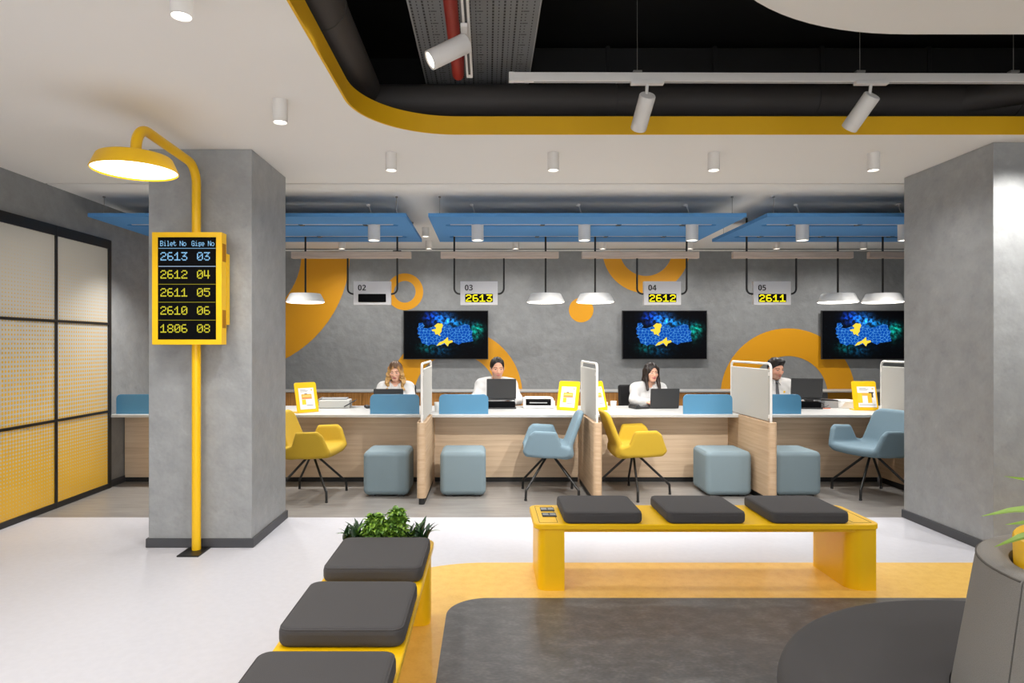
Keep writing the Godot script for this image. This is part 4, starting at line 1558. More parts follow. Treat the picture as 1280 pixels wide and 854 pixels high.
# ---------------------------------------------------------------- the round sofa
func round_sofa() -> void:
	var o := thing("round_sofa", "round sofa with a dark seat ring and a grey backrest drum at the lower right", "sofa", Vector3(1.76, 0, -1.67))
	var base := MB.new()
	base.lathe([Vector2(0.78, 0), Vector2(0.78, 0.12)], 64)
	obj("plinth", base, M.skirt_black, o)
	var seat := [Vector2(0.45, 0.12), Vector2(0.88, 0.12)]
	for k in 9:
		var a := PI / 2 * k / 8
		seat.append(Vector2(0.865 + 0.05 * cos(a), 0.385 + 0.05 * sin(a)))
	seat.append(Vector2(0.45, 0.437))
	seat.append(Vector2(0.45, 0.12))
	for k in 3:
		var a0 := deg_to_rad(-81 + 120 * k) + 0.004
		var b := MB.new()
		b.lathe(seat, 40, Transform3D(), a0, a0 + TAU / 3 - 0.008, true)
		obj("seat_cushion", b, M.dark_cloth, o)
	var back := [Vector2(0.31, 0.3), Vector2(0.452, 0.3), Vector2(0.45, 0.41)]
	for k in 9:
		var a := PI / 2 * k / 8
		back.append(Vector2(0.366 + 0.022 * cos(a), 0.828 + 0.022 * sin(a)))
	back.append(Vector2(0.33, 0.85))
	back.append(Vector2(0.31, 0.836))
	back.append(Vector2(0.31, 0.3))
	for k in 3:
		var a0 := deg_to_rad(184 - 360 + 120 * k) + 0.005
		a0 = -deg_to_rad(180 + 4) + TAU / 3 * k + 0.006
		var b := MB.new()
		b.lathe(back, 40, Transform3D(), a0, a0 + TAU / 3 - 0.012, true)
		var bk := obj("backrest", b, M.grey_cloth, o)
		var pp := MB.new()
		var arc := []
		for i in 25:
			var a := a0 + 0.01 + (TAU / 3 - 0.032) * i / 24
			arc.append(Vector3(cos(a) * 0.385, 0.838, sin(a) * 0.385))
		pp.tube(arc, 0.0035, 6)
		obj("seam", pp, mat("seam_grey", c8(92, 88, 84), 0.9), bk)
	var pot := MB.new()
	pot.lathe([Vector2(0, 0.5), Vector2(0.29, 0.5), Vector2(0.302, 0.9), Vector2(0.298, 0.906), Vector2(0.27, 0.906), Vector2(0.266, 0.9), Vector2(0.262, 0.86), Vector2(0, 0.86)], 56)
	var pt := thing("planter", "round yellow planter in the middle of the round sofa's backrest", "planter", Vector3(1.76, 0, -1.67))
	obj("pot", pot, M.yellow_paint, pt)
	var so := MB.new()
	so.lathe([Vector2(0, 0.865), Vector2(0.262, 0.865)], 30)
	obj("soil", so, M.soil, pt)
	var pl := thing("potted_plant", "green plant with long arching leaves in the round yellow planter", "plant", Vector3(1.76, 0.865, -1.67))
	var rng := RandomNumberGenerator.new()
	rng.seed = 4
	# [turn in degrees, length, lean, curve, base offset]
	var lv := [[171, 0.5, 0.72, 1.3, 0.0], [177, 0.47, 0.86, 1.35, 0.0], [158, 0.37, 0.84, 1.1, 0.0], [120, 0.4, 0.5, 1.2, 0.0], [80, 0.45, 0.5, 1.1, 0.0], [40, 0.4, 0.7, 0.9, 0.0], [0, 0.45, 0.6, 1.0, 0.0], [-40, 0.4, 0.4, 1.2, 0.0], [-80, 0.42, 0.6, 1.0, 0.0], [240, 0.4, 0.6, 1.2, 0.0]]
	for q in lv:
		var lf := obj("leaf", leaf_mesh(q[1], 0.066, q[3], q[2], 0.35), M.leaf_yellow, pl)
		lf.basis = Basis(Vector3.UP, deg_to_rad(q[0])) * Basis(Vector3.RIGHT, -0.3)
		lf.position.y = q[4]


# ---------------------------------------------------------------- chairs and cubes
func chair_sdf(p: Vector3) -> float:      # faces +z
	var x := absf(p.x)
	# seat, slightly dished
	var d := rbox(p, Vector3(0, 0.425 + 0.04 * p.z + 0.18 * p.x * p.x, 0.02), Vector3(0.235, 0.042, 0.235), 0.04)
	# back: leans and wraps a little
	var zb := -0.17 - (p.y - 0.42) * 0.34 + 0.55 * p.x * p.x
	var half := 0.225 - maxf(0, p.y - 0.5) * 0.16
	var q := Vector3(x - (half - 0.06), p.y - 0.6, p.z - zb)
	var e := Vector3(maxf(q.x, 0), maxf(absf(q.y) - 0.145, 0), q.z)
	var rr := Vector2(e.x, e.y).length()
	var bk := Vector2(maxf(rr - 0.04, 0), e.z).length() - 0.028
	d = smin(d, bk, 0.06)
	# arms: side plates leaning outwards
	var xa := 0.238 + (p.y - 0.42) * 0.2
	var pd := poly_d(Vector2(p.z, p.y), ARM)
	var ar := Vector2(maxf(pd, 0.0), x - xa).length() - 0.028
	return smin(d, ar, 0.035)


var ARM := PackedVector2Array([Vector2(-0.16, 0.44), Vector2(-0.155, 0.465), Vector2(-0.075, 0.495), Vector2(-0.03, 0.618), Vector2(0.148, 0.625), Vector2(0.178, 0.6), Vector2(0.234, 0.458), Vector2(0.21, 0.436), Vector2(0.06, 0.42), Vector2(-0.1, 0.42), Vector2(-0.145, 0.43)])


func chairs_and_ottomans() -> void:
	var sh := MB.new()
	nets(sh, chair_sdf, Vector3(-0.34, 0.34, -0.4), Vector3(0.34, 0.86, 0.34), 0.0135)
	var shell := sh.mesh()
	var list := [[-1.68, -6.15, PI / 2 - 0.1, 0.94, true, "yellow armchair on black legs half behind the left pillar"], [0.605, -6.19, -PI / 2 - 0.05, PI / 4, false, "pale blue armchair left of the middle wooden divider"], [1.42, -6.23, PI / 2, 0.1, true, "yellow armchair on black legs right of the middle wooden divider"], [3.72, -6.2, -PI / 2 + 0.35, PI / 4, false, "pale blue armchair beside the right pillar"]]
	for c in list:
		var o := thing("armchair", c[5], "chair", Vector3(c[0], 0, c[1]), c[2], "upholstered armchairs at the desks")
		obj("upholstered_shell", shell, M.chair_yellow if c[4] else M.chair_blue, o)
		obj("hub", bx(Vector3(0, 0.378, 0), Vector3(0.15, 0.014, 0.15), 0.004), M.black_metal, o)
		for k in 4:
			var a: float = c[3] + TAU * k / 4 + c[2]
			var d := Vector3(cos(a), 0, sin(a))
			var t := MB.new()
			t.tube(bend([d * 0.05 + Vector3(0, 0.372, 0), d * 0.345 + Vector3(0, 0.095, 0), d * 0.35 + Vector3(0, 0.012, 0)], 0.015, 3), 0.0115, 8)
			var lg := obj("leg", t, M.black_metal, o)
			var g := MB.new()
			g.tube([d * 0.35 + Vector3(0, 0.0, 0), d * 0.35 + Vector3(0, 0.016, 0)], 0.0135, 8)
			obj("glide", g, M.black_plastic, lg)
	var cube := MB.new()
	cube.box(Vector3(0, 0.225, 0), Vector3(0.437, 0.42, 0.437), 0.052, 4)
	var cm := cube.mesh()
	var words := ["pale blue cube ottoman left of the first wooden divider", "pale blue cube ottoman right of the first wooden divider", "pale blue cube ottoman left of the third wooden divider", "pale blue cube ottoman right of the third wooden divider"]
	for k in 4:
		var o := thing("ottoman", words[k], "ottoman", Vector3([-0.962, -0.232, 2.3, 2.962][k], 0, -6.29), 0.0, "cube ottomans")
		obj("upholstered_cube", cm, M.ottoman_cloth, o)
		for q in [[-1, -1], [1, -1], [1, 1], [-1, 1]]:
			obj("foot", bx(Vector3(q[0] * 0.14, 0.0085, q[1] * 0.14), Vector3(0.05, 0.017, 0.05)), M.black_plastic, o)
		var sm := MB.new()
		var loop := []
		for q in rrect(-0.2, -0.2, 0.2, 0.2, 0.045, 5):
			loop.append(Vector3(q.x, 0.422, q.y))
		loop.append(loop[0])
		sm.tube(loop, 0.0025, 5)
		obj("seam", sm, M.ottoman_cloth, o)



# ---------------------------------------------------------------- things on the desks
func desk_things() -> void:
	var top := 0.741
	var sheets := [screen_free("leaflet", leaflet_image(false)), screen_free("leaflet_other", leaflet_image(true))]
	for s in [[-1.875, -6.7, 45.0, 0, "yellow leaflet stand at the left, above the yellow armchair by the pillar"], [0.86, -6.9, -34.0, 0, "yellow leaflet stand left of the middle felt screen"], [1.215, -6.88, 42.0, 0, "yellow leaflet stand partly hidden right behind the middle felt screen"], [4.085, -6.9, -7.0, 1, "yellow leaflet stand at the right, above the blue armchair"]]:
		var o := thing("leaflet_stand", s[4], "leaflet stand", Vector3(s[0], top, s[1]), deg_to_rad(s[2]), "yellow leaflet stands on the desks")
		var lean := Basis(Vector3.RIGHT, -0.24)
		var pl := MB.new()
		pl.loft(rrect(-0.125, 0, 0.125, 0.315, 0.022, 5), slab_rings(0.008, 0.001), Transform3D(lean * upright().basis, Vector3(0, 0.004, 0)))
		obj("plate", pl, M.yellow_paint, o)
		var ft := MB.new()
		ft.loft(rrect(-0.125, -0.115, 0.125, 0.008, 0.01, 3), slab_rings(0.008, 0.001))
		obj("foot", ft, M.yellow_paint, o)
		var w := 0.175 if s[3] == 0 else 0.185
		picture(o, "leaflet", w, 0.225, Vector3(0.0 if s[3] == 0 else 0.018, 0.004, 0) + lean * Vector3(0, 0.142, 0.0092), sheets[s[3]], lean)
	# laptops; two of them raised on stands
	laptop("black laptop in front of the blonde woman, behind the blue screen", Vector3(-1.085, top, -7.06), 0.0, 0.0)
	laptop("black laptop raised on a dock in front of the balding man", Vector3(0.157, top, -7.08), 0.0, 0.11)
	laptop("black laptop standing open before the dark-haired woman", Vector3(1.965, top, -7.1), 0.06, 0.0)
	laptop("black laptop raised on a dock right of the man in a tie", Vector3(3.53, top, -7.08), -0.22, 0.115)
	# printers and small things
	var p1 := thing("printer", "light grey printer on the desk right of the leftmost yellow stand", "printer", Vector3(-1.715, top, -7.24), 0.08)
	obj("body", bx(Vector3(0, 0.045, 0), Vector3(0.34, 0.09, 0.22), 0.012, 2), M.pale_grey, p1)
	obj("lid", bx(Vector3(-0.01, 0.098, -0.02), Vector3(0.28, 0.018, 0.17), 0.006), M.grey_plastic, p1)
	obj("paper_tray", bx(Vector3(0.17, 0.05, 0.03), Vector3(0.14, 0.012, 0.17), 0.003, 1, Basis(Vector3.BACK, 0.5)), M.black_plastic, p1)
	obj("paper_support", bx(Vector3(-0.21, 0.07, -0.02), Vector3(0.14, 0.012, 0.17), 0.003, 1, Basis(Vector3.BACK, 0.6)), M.grey_plastic, p1)
	var p2 := thing("printer", "white printer with a dark slot, right of the balding man's monitor", "printer", Vector3(0.575, top, -7.24), -0.04)
	obj("body", bx(Vector3(0, 0.015, 0), Vector3(0.34, 0.03, 0.24), 0.01, 2), M.white_plastic, p2)
	for e in [-1.0, 1.0]:
		obj("side", bx(Vector3(e * 0.155, 0.06, 0), Vector3(0.03, 0.1, 0.23), 0.012, 2), M.white_plastic, p2)
	obj("print_slot", bx(Vector3(0, 0.055, -0.01), Vector3(0.285, 0.06, 0.2), 0.006), M.dark_screen, p2)
	obj("lid", bx(Vector3(0, 0.108, -0.02), Vector3(0.3, 0.018, 0.19), 0.008, 2), M.white_plastic, p2)
	obj("roller", bx(Vector3(0, 0.06, 0.094), Vector3(0.2, 0.012, 0.012), 0.004), M.grey_plastic, p2)
	var p3 := thing("printer", "grey printer on the desk left of the rightmost yellow stand", "printer", Vector3(3.84, top, -7.26), 0.12)
	obj("body", bx(Vector3(0, 0.04, 0), Vector3(0.17, 0.08, 0.2), 0.01, 2), M.grey_plastic, p3)
	obj("lid", bx(Vector3(0, 0.088, 0), Vector3(0.17, 0.014, 0.2), 0.004, 1, Basis(Vector3.BACK, -0.08)), M.black_plastic, p3)
	var pp := MB.new()
	for k in 5:
		pp.box(Vector3(0.004 * k, 0.008 + 0.016 * k, 0), Vector3(0.21, 0.015, 0.26), 0.002, 1, Basis(Vector3.UP, 0.05 * k - 0.1))
	var pt := obj("paper_stack", pp, M.paper)
	pt.position = Vector3(4.06, top, -7.26)
	tag(pt, "stack of white papers behind the rightmost yellow stand", "papers")
	var ph := thing("desk_phone", "black desk phone left of the dark-haired woman's laptop", "phone", Vector3(1.69, top, -7.13), 0.3)
	obj("base", bx(Vector3(0, 0.014, 0), Vector3(0.18, 0.028, 0.16), 0.008, 2), M.black_plastic, ph)
	obj("display", bx(Vector3(0.03, 0.031, -0.03), Vector3(0.08, 0.006, 0.04), 0.002), M.grey_plastic, ph)
	var hs := MB.new()
	hs.box(Vector3(-0.06, 0.042, 0), Vector3(0.04, 0.018, 0.17), 0.008, 2)
	for e in [-1.0, 1.0]:
		hs.box(Vector3(-0.06, 0.034, e * 0.07), Vector3(0.046, 0.022, 0.045), 0.008, 2)
	obj("handset", hs, M.black_plastic, ph)
	mug("white paper cup right of the middle felt screen's yellow stand", Vector3(1.42, top, -7.2), 0.036, 0.075)
	mug("small white cup beside the cup behind the middle yellow stand", Vector3(1.335, top, -7.24), 0.03, 0.06)
	mug("white cup on the desk at the right side of the first wooden divider", Vector3(-0.53, top, -6.78), 0.032, 0.1)
	var bxx := thing("card_box", "small white card box behind the yellow stand left of the middle screen", "box", Vector3(0.7, top, -7.22), 0.3)
	obj("box", bx(Vector3(0, 0.04, 0), Vector3(0.1, 0.08, 0.1), 0.003), M.paper, bxx)
	obj("dark_lid", bx(Vector3(-0.01, 0.088, 0), Vector3(0.07, 0.014, 0.08), 0.004), M.black_plastic, bxx)
	var ms := thing("computer_mouse", "black computer mouse left of the blonde woman's blue desk screen", "mouse", Vector3(-1.34, top, -7.16), 0.4)
	obj("body", bx(Vector3(0, 0.016, 0), Vector3(0.062, 0.032, 0.11), 0.016, 3), M.black_plastic, ms)
	obj("wheel", bx(Vector3(0, 0.032, -0.025), Vector3(0.008, 0.006, 0.02), 0.002), M.grey_plastic, ms)
	var cb := MB.new()
	var loop := []
	for k in 40:
		var t := k / 39.0
		loop.append(Vector3(3.7 + 0.09 * cos(t * 11.0) * (1 - t * 0.3) + 0.08 * t, top + 0.006 + 0.07 * absf(sin(t * 8.0)) * (1 - t), -7.16 + 0.05 * sin(t * 11.0) - 0.1 * (1 - t) * 0.4))
	cb.tube(loop, 0.0035, 6)
	tag(obj("cable", cb, M.black_plastic), "black looped cable beside the laptop dock of the man in a tie", "cable")
	var oc := MB.new()
	oc.tube([Vector3(3.66, top + 0.004, -7.1), Vector3(3.72, top + 0.004, -7.08), Vector3(3.8, top + 0.004, -7.085)], 0.0045, 6)
	tag(obj("cable", oc, M.orange_cable), "short orange cable lying on the desk right of the dock", "cable")


func screen_free(called: String, im: Image) -> StandardMaterial3D:
	var m := mat(called, Color.WHITE, 0.6)
	m.albedo_texture = ImageTexture.create_from_image(im)
	return m


func mug(label: String, at: Vector3, r: float, h: float) -> void:
	var o := thing("cup", label, "cup", at)
	var b := MB.new()
	b.lathe([Vector2(0, 0), Vector2(r * 0.82, 0), Vector2(r, h), Vector2(r * 0.93, h), Vector2(r * 0.76, 0.006), Vector2(0, 0.006)], 24)
	obj("body", b, M.white_plastic, o)


# the lid's back faces the camera, the keyboard the person behind the desk
func laptop(label: String, at: Vector3, turn: float, rise: float) -> void:
	var o := thing("laptop", label, "laptop", at, turn, "black laptops on the desks")
	var w := 0.325
	obj("keyboard_base", bx(Vector3(0, rise + 0.009, -0.112), Vector3(w, 0.016, 0.222), 0.004), M.black_plastic, o)
	var lean := Basis(Vector3.RIGHT, 0.14)
	var at_l := Vector3(0, rise + 0.014, 0.002)
	var lid := MB.new()
	lid.loft(rrect(-w / 2, 0, w / 2, 0.212, 0.01, 3), slab_rings(0.008, 0.0015), Transform3D(lean * upright().basis, at_l + lean * Vector3(0, 0, -0.004)))
	var l := obj("lid", lid, M.black_plastic, o)
	picture(l, "screen", w - 0.02, 0.19, at_l + lean * Vector3(0, 0.106, -0.0046), M.dark_screen, lean * Basis(Vector3.UP, PI))
	var keys := MB.new()
	for r in 4:
		for k in 12:
			keys.box(Vector3(-w / 2 + 0.03 + k * 0.0241, rise + 0.0178, -0.05 - r * 0.024), Vector3(0.019, 0.002, 0.019))
	obj("keys", keys, M.dark_screen, o).set_meta("kind", "stuff")
	if rise > 0:
		obj("dock_base", bx(Vector3(0, 0.007, -0.1), Vector3(0.33, 0.014, 0.24), 0.004), M.black_plastic, o)
		obj("dock_body", bx(Vector3(0, 0.045, -0.05), Vector3(0.31, 0.062, 0.1), 0.01, 2), M.dark_screen, o)
		obj("dock_shelf", bx(Vector3(0, rise - 0.008, -0.1), Vector3(0.3, 0.014, 0.2), 0.004), M.black_plastic, o)
		for e in [-1.0, 1.0]:
			obj("support_arm", bx(Vector3(e * 0.15, rise / 2, -0.07), Vector3(0.014, rise, 0.04), 0.003), M.aluminium, o)


# ---------------------------------------------------------------- people
func head_sdf(p: Vector3) -> float:
	var x := absf(p.x)
	var m := Vector3(x, p.y, p.z)
	var d := ell(p, Vector3(0, 0.035, -0.012), Vector3(0.077, 0.097, 0.096))
	d = smin(d, ell(p, Vector3(0, -0.04, 0.022), Vector3(0.063, 0.084, 0.07)), 0.03)
	d = smin(d, cap(m, Vector3(0, -0.108, 0.058), Vector3(0.016, -0.106, 0.054), 0.022, 0.02), 0.03)
	d = smin(d, ell(m, Vector3(0.04, -0.03, 0.06), Vector3(0.024, 0.022, 0.02)), 0.02)
	d = smin(d, cap(m, Vector3(0.012, 0.026, 0.082), Vector3(0.045, 0.022, 0.066), 0.01, 0.008), 0.014)
	var eye := (m - Vector3(0.031, 0.003, 0.099)).length() - 0.017
	d = -smin(-d, eye, 0.012)
	d = minf(d, (m - Vector3(0.031, 0.003, 0.0735)).length() - 0.0135)
	d = smin(d, cap(p, Vector3(0, 0.012, 0.084), Vector3(0, -0.033, 0.106), 0.008, 0.0115), 0.012)
	d = smin(d, (m - Vector3(0.011, -0.036, 0.094)).length() - 0.0085, 0.008)
	d = smin(d, ell(m, Vector3(0, -0.064, 0.087), Vector3(0.025, 0.007, 0.011)), 0.006)
	d = smin(d, ell(m, Vector3(0, -0.076, 0.086), Vector3(0.021, 0.008, 0.011)), 0.006)
	d = smin(d, ell(m, Vector3(0.079, -0.004, -0.008), Vector3(0.009, 0.031, 0.019)), 0.008)
	return smin(d, cap(p, Vector3(0, -0.05, -0.02), Vector3(0, -0.19, -0.05), 0.05, 0.054), 0.03)


func hand_sdf(p: Vector3) -> float:      # points along +z, thumb towards +x
	var d := rbox(p, Vector3(0, -0.002, 0.042), Vector3(0.039, 0.0125, 0.046), 0.012)
	d = smin(d, cap(p, Vector3(0, 0, -0.03), Vector3(0, 0, 0.02), 0.026, 0.026), 0.02)
	var fx := [0.029, 0.0095, -0.0105, -0.029]
	var fl := [0.07, 0.078, 0.072, 0.057]
	for k in 4:
		var a := Vector3(fx[k], 0.0, 0.082)
		var b := a + Vector3(fx[k] * 0.08, 0.006, fl[k] * 0.42)
		var c := b + Vector3(fx[k] * 0.05, -0.014, fl[k] * 0.32)
		var e := c + Vector3(0, -0.016, fl[k] * 0.14)
		d = smin(d, minf(cap(p, a, b, 0.0092, 0.0088), minf(cap(p, b, c, 0.0088, 0.0082), cap(p, c, e, 0.0082, 0.0074))), 0.006)
	d = smin(d, minf(cap(p, Vector3(0.03, -0.004, 0.015), Vector3(0.056, -0.008, 0.05), 0.013, 0.0105), cap(p, Vector3(0.056, -0.008, 0.05), Vector3(0.056, -0.016, 0.08), 0.0105, 0.0085)), 0.008)
	return d


var BONES := []          # the torso and arms of the person being built: [a, b, ra, rb]
var LEGS := []
var GROW := 0.0


func bones_sdf(p: Vector3, list: Array) -> float:
	var d := 9.0
	for b in list:
		d = smin(d, cap(p, b[0], b[1], b[2], b[3]), 0.05)
	return d - GROW


func body_sdf(p: Vector3) -> float:
	return minf(bones_sdf(p, BONES), bones_sdf(p, LEGS))


func neck_d(p: Vector3, grow: float) -> float:
	return cap(p, NECK0, NECK1 + (NECK1 - NECK0), 0.05 + grow, 0.05 + grow)


var NECK0 := Vector3.ZERO
var NECK1 := Vector3.ZERO
var OPEN := 0.0


func shirt_sdf(p: Vector3) -> float:
	var f := 0.003 * sin(p.y * 70.0 + p.x * 30.0) * sin(p.z * 40.0 + p.x * 25.0)
	var d := bones_sdf(p, BONES) + f
	d = maxf(d, -neck_d(p, 0.012))
	d = maxf(d, 0.5 - p.y)
	if OPEN > 0.0:      # open collar in front
		d = maxf(d, -cap(p, NECK0 + Vector3(0, 0.05, 0.09), NECK0 + Vector3(0, -0.06, 0.14), OPEN, 0.004))
	return d


func trousers_sdf(p: Vector3) -> float:
	return maxf(bones_sdf(p, LEGS), 0.1 - p.y)


func person(label: String, at: Vector3, turn: float, female: bool, head_at: Vector3, pitch: float, yaw: float, hscale: float, skin_c: Color, hair: String, hair_m: String, tie: bool) -> void:
	var o := thing("person", label, "person", at, turn)
	var w := 0.84 if female else 1.0
	var sy := head_at.y - 0.185
	NECK0 = Vector3(0, sy + 0.015, head_at.z - 0.055)
	NECK1 = Vector3(head_at.x * 0.7, head_at.y - 0.09, head_at.z - 0.025)
	var sh := Vector3(0.185 * w, sy - 0.012, head_at.z - 0.06)
	var el := Vector3(0.245 * w, 0.80, 0.17)
	var wr := Vector3(0.13 * w, 0.79, 0.40)
	BONES = []
	var t := 0.9 if female else 1.0
	BONES.append([Vector3(-0.07 * w, 0.58, 0), Vector3(0.07 * w, 0.58, 0), 0.125 * t, 0.125 * t])
	BONES.append([Vector3(0, 0.58, 0), Vector3(0, 0.8, 0.02), 0.125 * t, 0.12 * t])
	BONES.append([Vector3(-0.075 * w, sy - 0.13, 0.035), Vector3(0.075 * w, sy - 0.13, 0.035), 0.112 * t, 0.112 * t])
	BONES.append([Vector3(-0.12 * w, sy - 0.02, head_at.z - 0.065), Vector3(0.12 * w, sy - 0.02, head_at.z - 0.065), 0.062 * t, 0.062 * t])
	BONES.append([Vector3(-0.09 * w, sy - 0.01, head_at.z - 0.06), Vector3(0.09 * w, sy - 0.01, head_at.z - 0.06), 0.055 * t, 0.055 * t])
	for s in [-1.0, 1.0]:
		var k := Vector3(s, 1, 1)
		BONES.append([Vector3(s * 0.03, sy + 0.035, head_at.z - 0.06), sh * k, 0.035, 0.045])
		BONES.append([sh * k, el * k, 0.054 * t, 0.045 * t])
		BONES.append([el * k, wr * k, 0.044 * t, 0.033 * t])
	if female:
		for s in [-1.0, 1.0]:
			BONES.append([Vector3(s * 0.065, sy - 0.16, 0.1), Vector3(s * 0.065, sy - 0.15, 0.09), 0.06, 0.055])
	LEGS = []
	for s in [-1.0, 1.0]:
		LEGS.append([Vector3(s * 0.085, 0.545, 0.02), Vector3(s * 0.11, 0.52, 0.4), 0.083, 0.062])
		LEGS.append([Vector3(s * 0.11, 0.52, 0.4), Vector3(s * 0.11, 0.09, 0.36), 0.058, 0.042])
		LEGS.append([Vector3(s * 0.11, 0.045, 0.33), Vector3(s * 0.12, 0.04, 0.49), 0.04, 0.032])
	LEGS.append([Vector3(-0.07, 0.57, 0.0), Vector3(0.07, 0.57, 0.0), 0.12, 0.12])
	var lin := skin_c.srgb_to_linear()
	var lip := c8(190, 118, 108).srgb_to_linear() if not female else c8(188, 98, 98).srgb_to_linear()
	var dark := c8(40, 30, 26).srgb_to_linear()
	var brow := c8(66, 48, 38).srgb_to_linear()
	var stubble := c8(176, 140, 122).srgb_to_linear()
	var white := c8(214, 206, 200).srgb_to_linear()
	var blush := lin.lerp(c8(214, 120, 104).srgb_to_linear(), 0.35)
	var paint := func(p: Vector3) -> Color:
		var x := absf(p.x)
		var c := lin
		if p.z > 0.03:
			if not female:
				c = c.lerp(stubble, 0.7 * smoothstep(-0.035, -0.07, p.y) * smoothstep(0.03, 0.06, p.z))
			c = c.lerp(blush, 0.8 * exp(-(pow(x - 0.042, 2) + pow(p.y + 0.028, 2)) / 0.0005))
			if p.z > 0.074:
				c = c.lerp(lip, smoothstep(0.0035, -0.001, absf(p.y + 0.0695) - 0.0115 * (1.0 - pow(x / 0.026, 2))))
			if p.z > 0.055:
				var ex := (x - 0.031) / 0.0155
				var lid := 0.0068 * (1.0 - ex * ex)
				var dy := p.y - 0.002
				if absf(ex) < 1.0 and dy < lid and dy > -lid:
					c = dark if Vector2(x - 0.031, dy).length() < 0.0062 or dy > lid - 0.0028 else white
				var by := 0.023 + 0.0045 * (1.0 - pow((x - 0.034) / 0.022, 2))
				if x > 0.012 and x < 0.055:
					c = c.lerp(brow, 0.85 * smoothstep(0.0045, 0.002, absf(p.y - by)))
		return c
	var flat := func(_p: Vector3) -> Color: return lin
	var skin := MB.new()
	skin.coloured = true
	GROW = -0.004
	nets(skin, body_sdf, Vector3(-0.34, 0.0, -0.2), Vector3(0.34, sy + 0.12, 0.56), 0.02, Transform3D(), flat)
	var hx := Transform3D(Basis.from_euler(Vector3(pitch, yaw, 0)) * Basis.from_scale(Vector3(hscale, hscale * 0.94, hscale)), head_at)
	nets(skin, head_sdf, Vector3(-0.1, -0.2, -0.125), Vector3(0.1, 0.15, 0.13), 0.0036, hx, paint)
	for s in [-1.0, 1.0]:
		var d := Vector3(-s * 0.12, -0.06, 1.0).normalized()
		var x := Vector3.UP.cross(d).normalized()
		var hb := Basis(x * -s, d.cross(x), d) * Basis.from_scale(Vector3(0.95, 0.95, 0.95) * t)
		nets(skin, hand_sdf, Vector3(-0.065, -0.05, -0.065), Vector3(0.085, 0.04, 0.19), 0.0048, Transform3D(hb, wr * Vector3(s, 1, 1) + d * 0.012), flat)
	obj("body", skin, M.skin, o)
	GROW = 0.012
	OPEN = 0.034 if female else 0.0
	var st := MB.new()
	nets(st, shirt_sdf, Vector3(-0.36, 0.46, -0.22), Vector3(0.36, sy + 0.13, 0.46), 0.014)
	var so := obj("shirt", st, M.shirt, o)
	# collar: a folded band round the neck with two points in front
	var co := MB.new()
	var c0 := NECK0 + Vector3(0, 0.012 if female else 0.033, 0.008)
	var band := []
	for k in 25:
		var a := deg_to_rad(110 + 320.0 * k / 24)
		a = PI / 2 + deg_to_rad(18 if not female else 40) + (TAU - 2 * deg_to_rad(18 if not female else 40)) * k / 24
		var r := 0.064
		band.append(c0 + Vector3(cos(a) * r, 0.016 - 0.022 * sin(a), sin(a) * r))
	co.tube(band, 0.0095, 8)
	for e in [band[0], band[24]]:
		var tip: Vector3 = e + Vector3(signf(e.x - c0.x) * (0.03 if female else 0.022), -0.055, 0.03)
		co.tube([e, tip], 0.0125, 6, 0.003)
	obj("collar", co, M.shirt, so)
	if not female:
		var bt := MB.new()
		for k in 5:
			bt.lathe([Vector2(0.006, 0), Vector2(0.005, 0.002), Vector2(0, 0.0025)], 8, Transform3D(Basis(Vector3.RIGHT, PI / 2), Vector3(0, sy - 0.05 - 0.06 * k, 0.166)))
		if not tie:
			obj("button", bt, M.white_plastic, so)
	if tie:
		var tb := MB.new()
		tb.loft(rpoly([Vector2(-0.02, 0.0), Vector2(0.02, 0.0), Vector2(0.013, -0.035), Vector2(-0.013, -0.035)], [0.004, 0.004, 0.003, 0.003], 2), slab_rings(0.016, 0.004), Transform3D(Basis(Vector3.RIGHT, -0.25) * upright().basis, c0 + Vector3(0, -0.005, 0.066)))
		tb.loft(rpoly([Vector2(-0.013, 0.0), Vector2(0.013, 0.0), Vector2(0.034, -0.3), Vector2(0, -0.34), Vector2(-0.034, -0.3)], [0, 0, 0, 0, 0], 2), slab_rings(0.006, 0.001), Transform3D(Basis(Vector3.RIGHT, -0.12) * upright().basis, c0 + Vector3(0, -0.035, 0.072)))
		obj("necktie", tb, M.tie_grey, o)
		obj("badge", bx(Vector3(0.09, sy - 0.09, 0.155), Vector3(0.02, 0.022, 0.006), 0.002), M.yellow_paint, so)
	GROW = 0.014
	var tr := MB.new()
	nets(tr, trousers_sdf, Vector3(-0.26, 0.06, -0.2), Vector3(0.26, 0.74, 0.56), 0.022)
	obj("trousers", tr, M.skin_cloth_dark, o)
	var shoes := MB.new()
	for s in [-1.0, 1.0]:
		shoes.box(Vector3(s * 0.115, 0.047, 0.4), Vector3(0.095, 0.094, 0.28), 0.04, 3)
	obj("shoe", shoes, M.black_plastic, o)
	var hm := MB.new()
	var tone = null
	var fn := short_hair
	RECEDE = 0.0
	if hair == "long":
		fn = long_hair
		WAVE = 0.0
		tone = func(p: Vector3) -> Color: return Color(1, 1, 1).lerp(Color(2.6, 2.0, 1.5), smoothstep(-0.05, -0.24, p.y))
	elif hair == "wavy":
		fn = long_hair
		WAVE = 0.011
		tone = func(p: Vector3) -> Color: return Color(1.15, 1.0, 0.8).lerp(Color(0.2, 0.16, 0.14), smoothstep(0.03, 0.1, p.y + 0.02 * sin(p.x * 90.0)))
	elif hair == "receding":
		RECEDE = 0.027
	hm.coloured = tone != null
	nets(hm, fn, Vector3(-0.16, -0.3, -0.17), Vector3(0.16, 0.18, 0.14), 0.0065, hx, tone)
	obj("hair", hm, M[hair_m], o)


var RECEDE := 0.0
var WAVE := 0.0


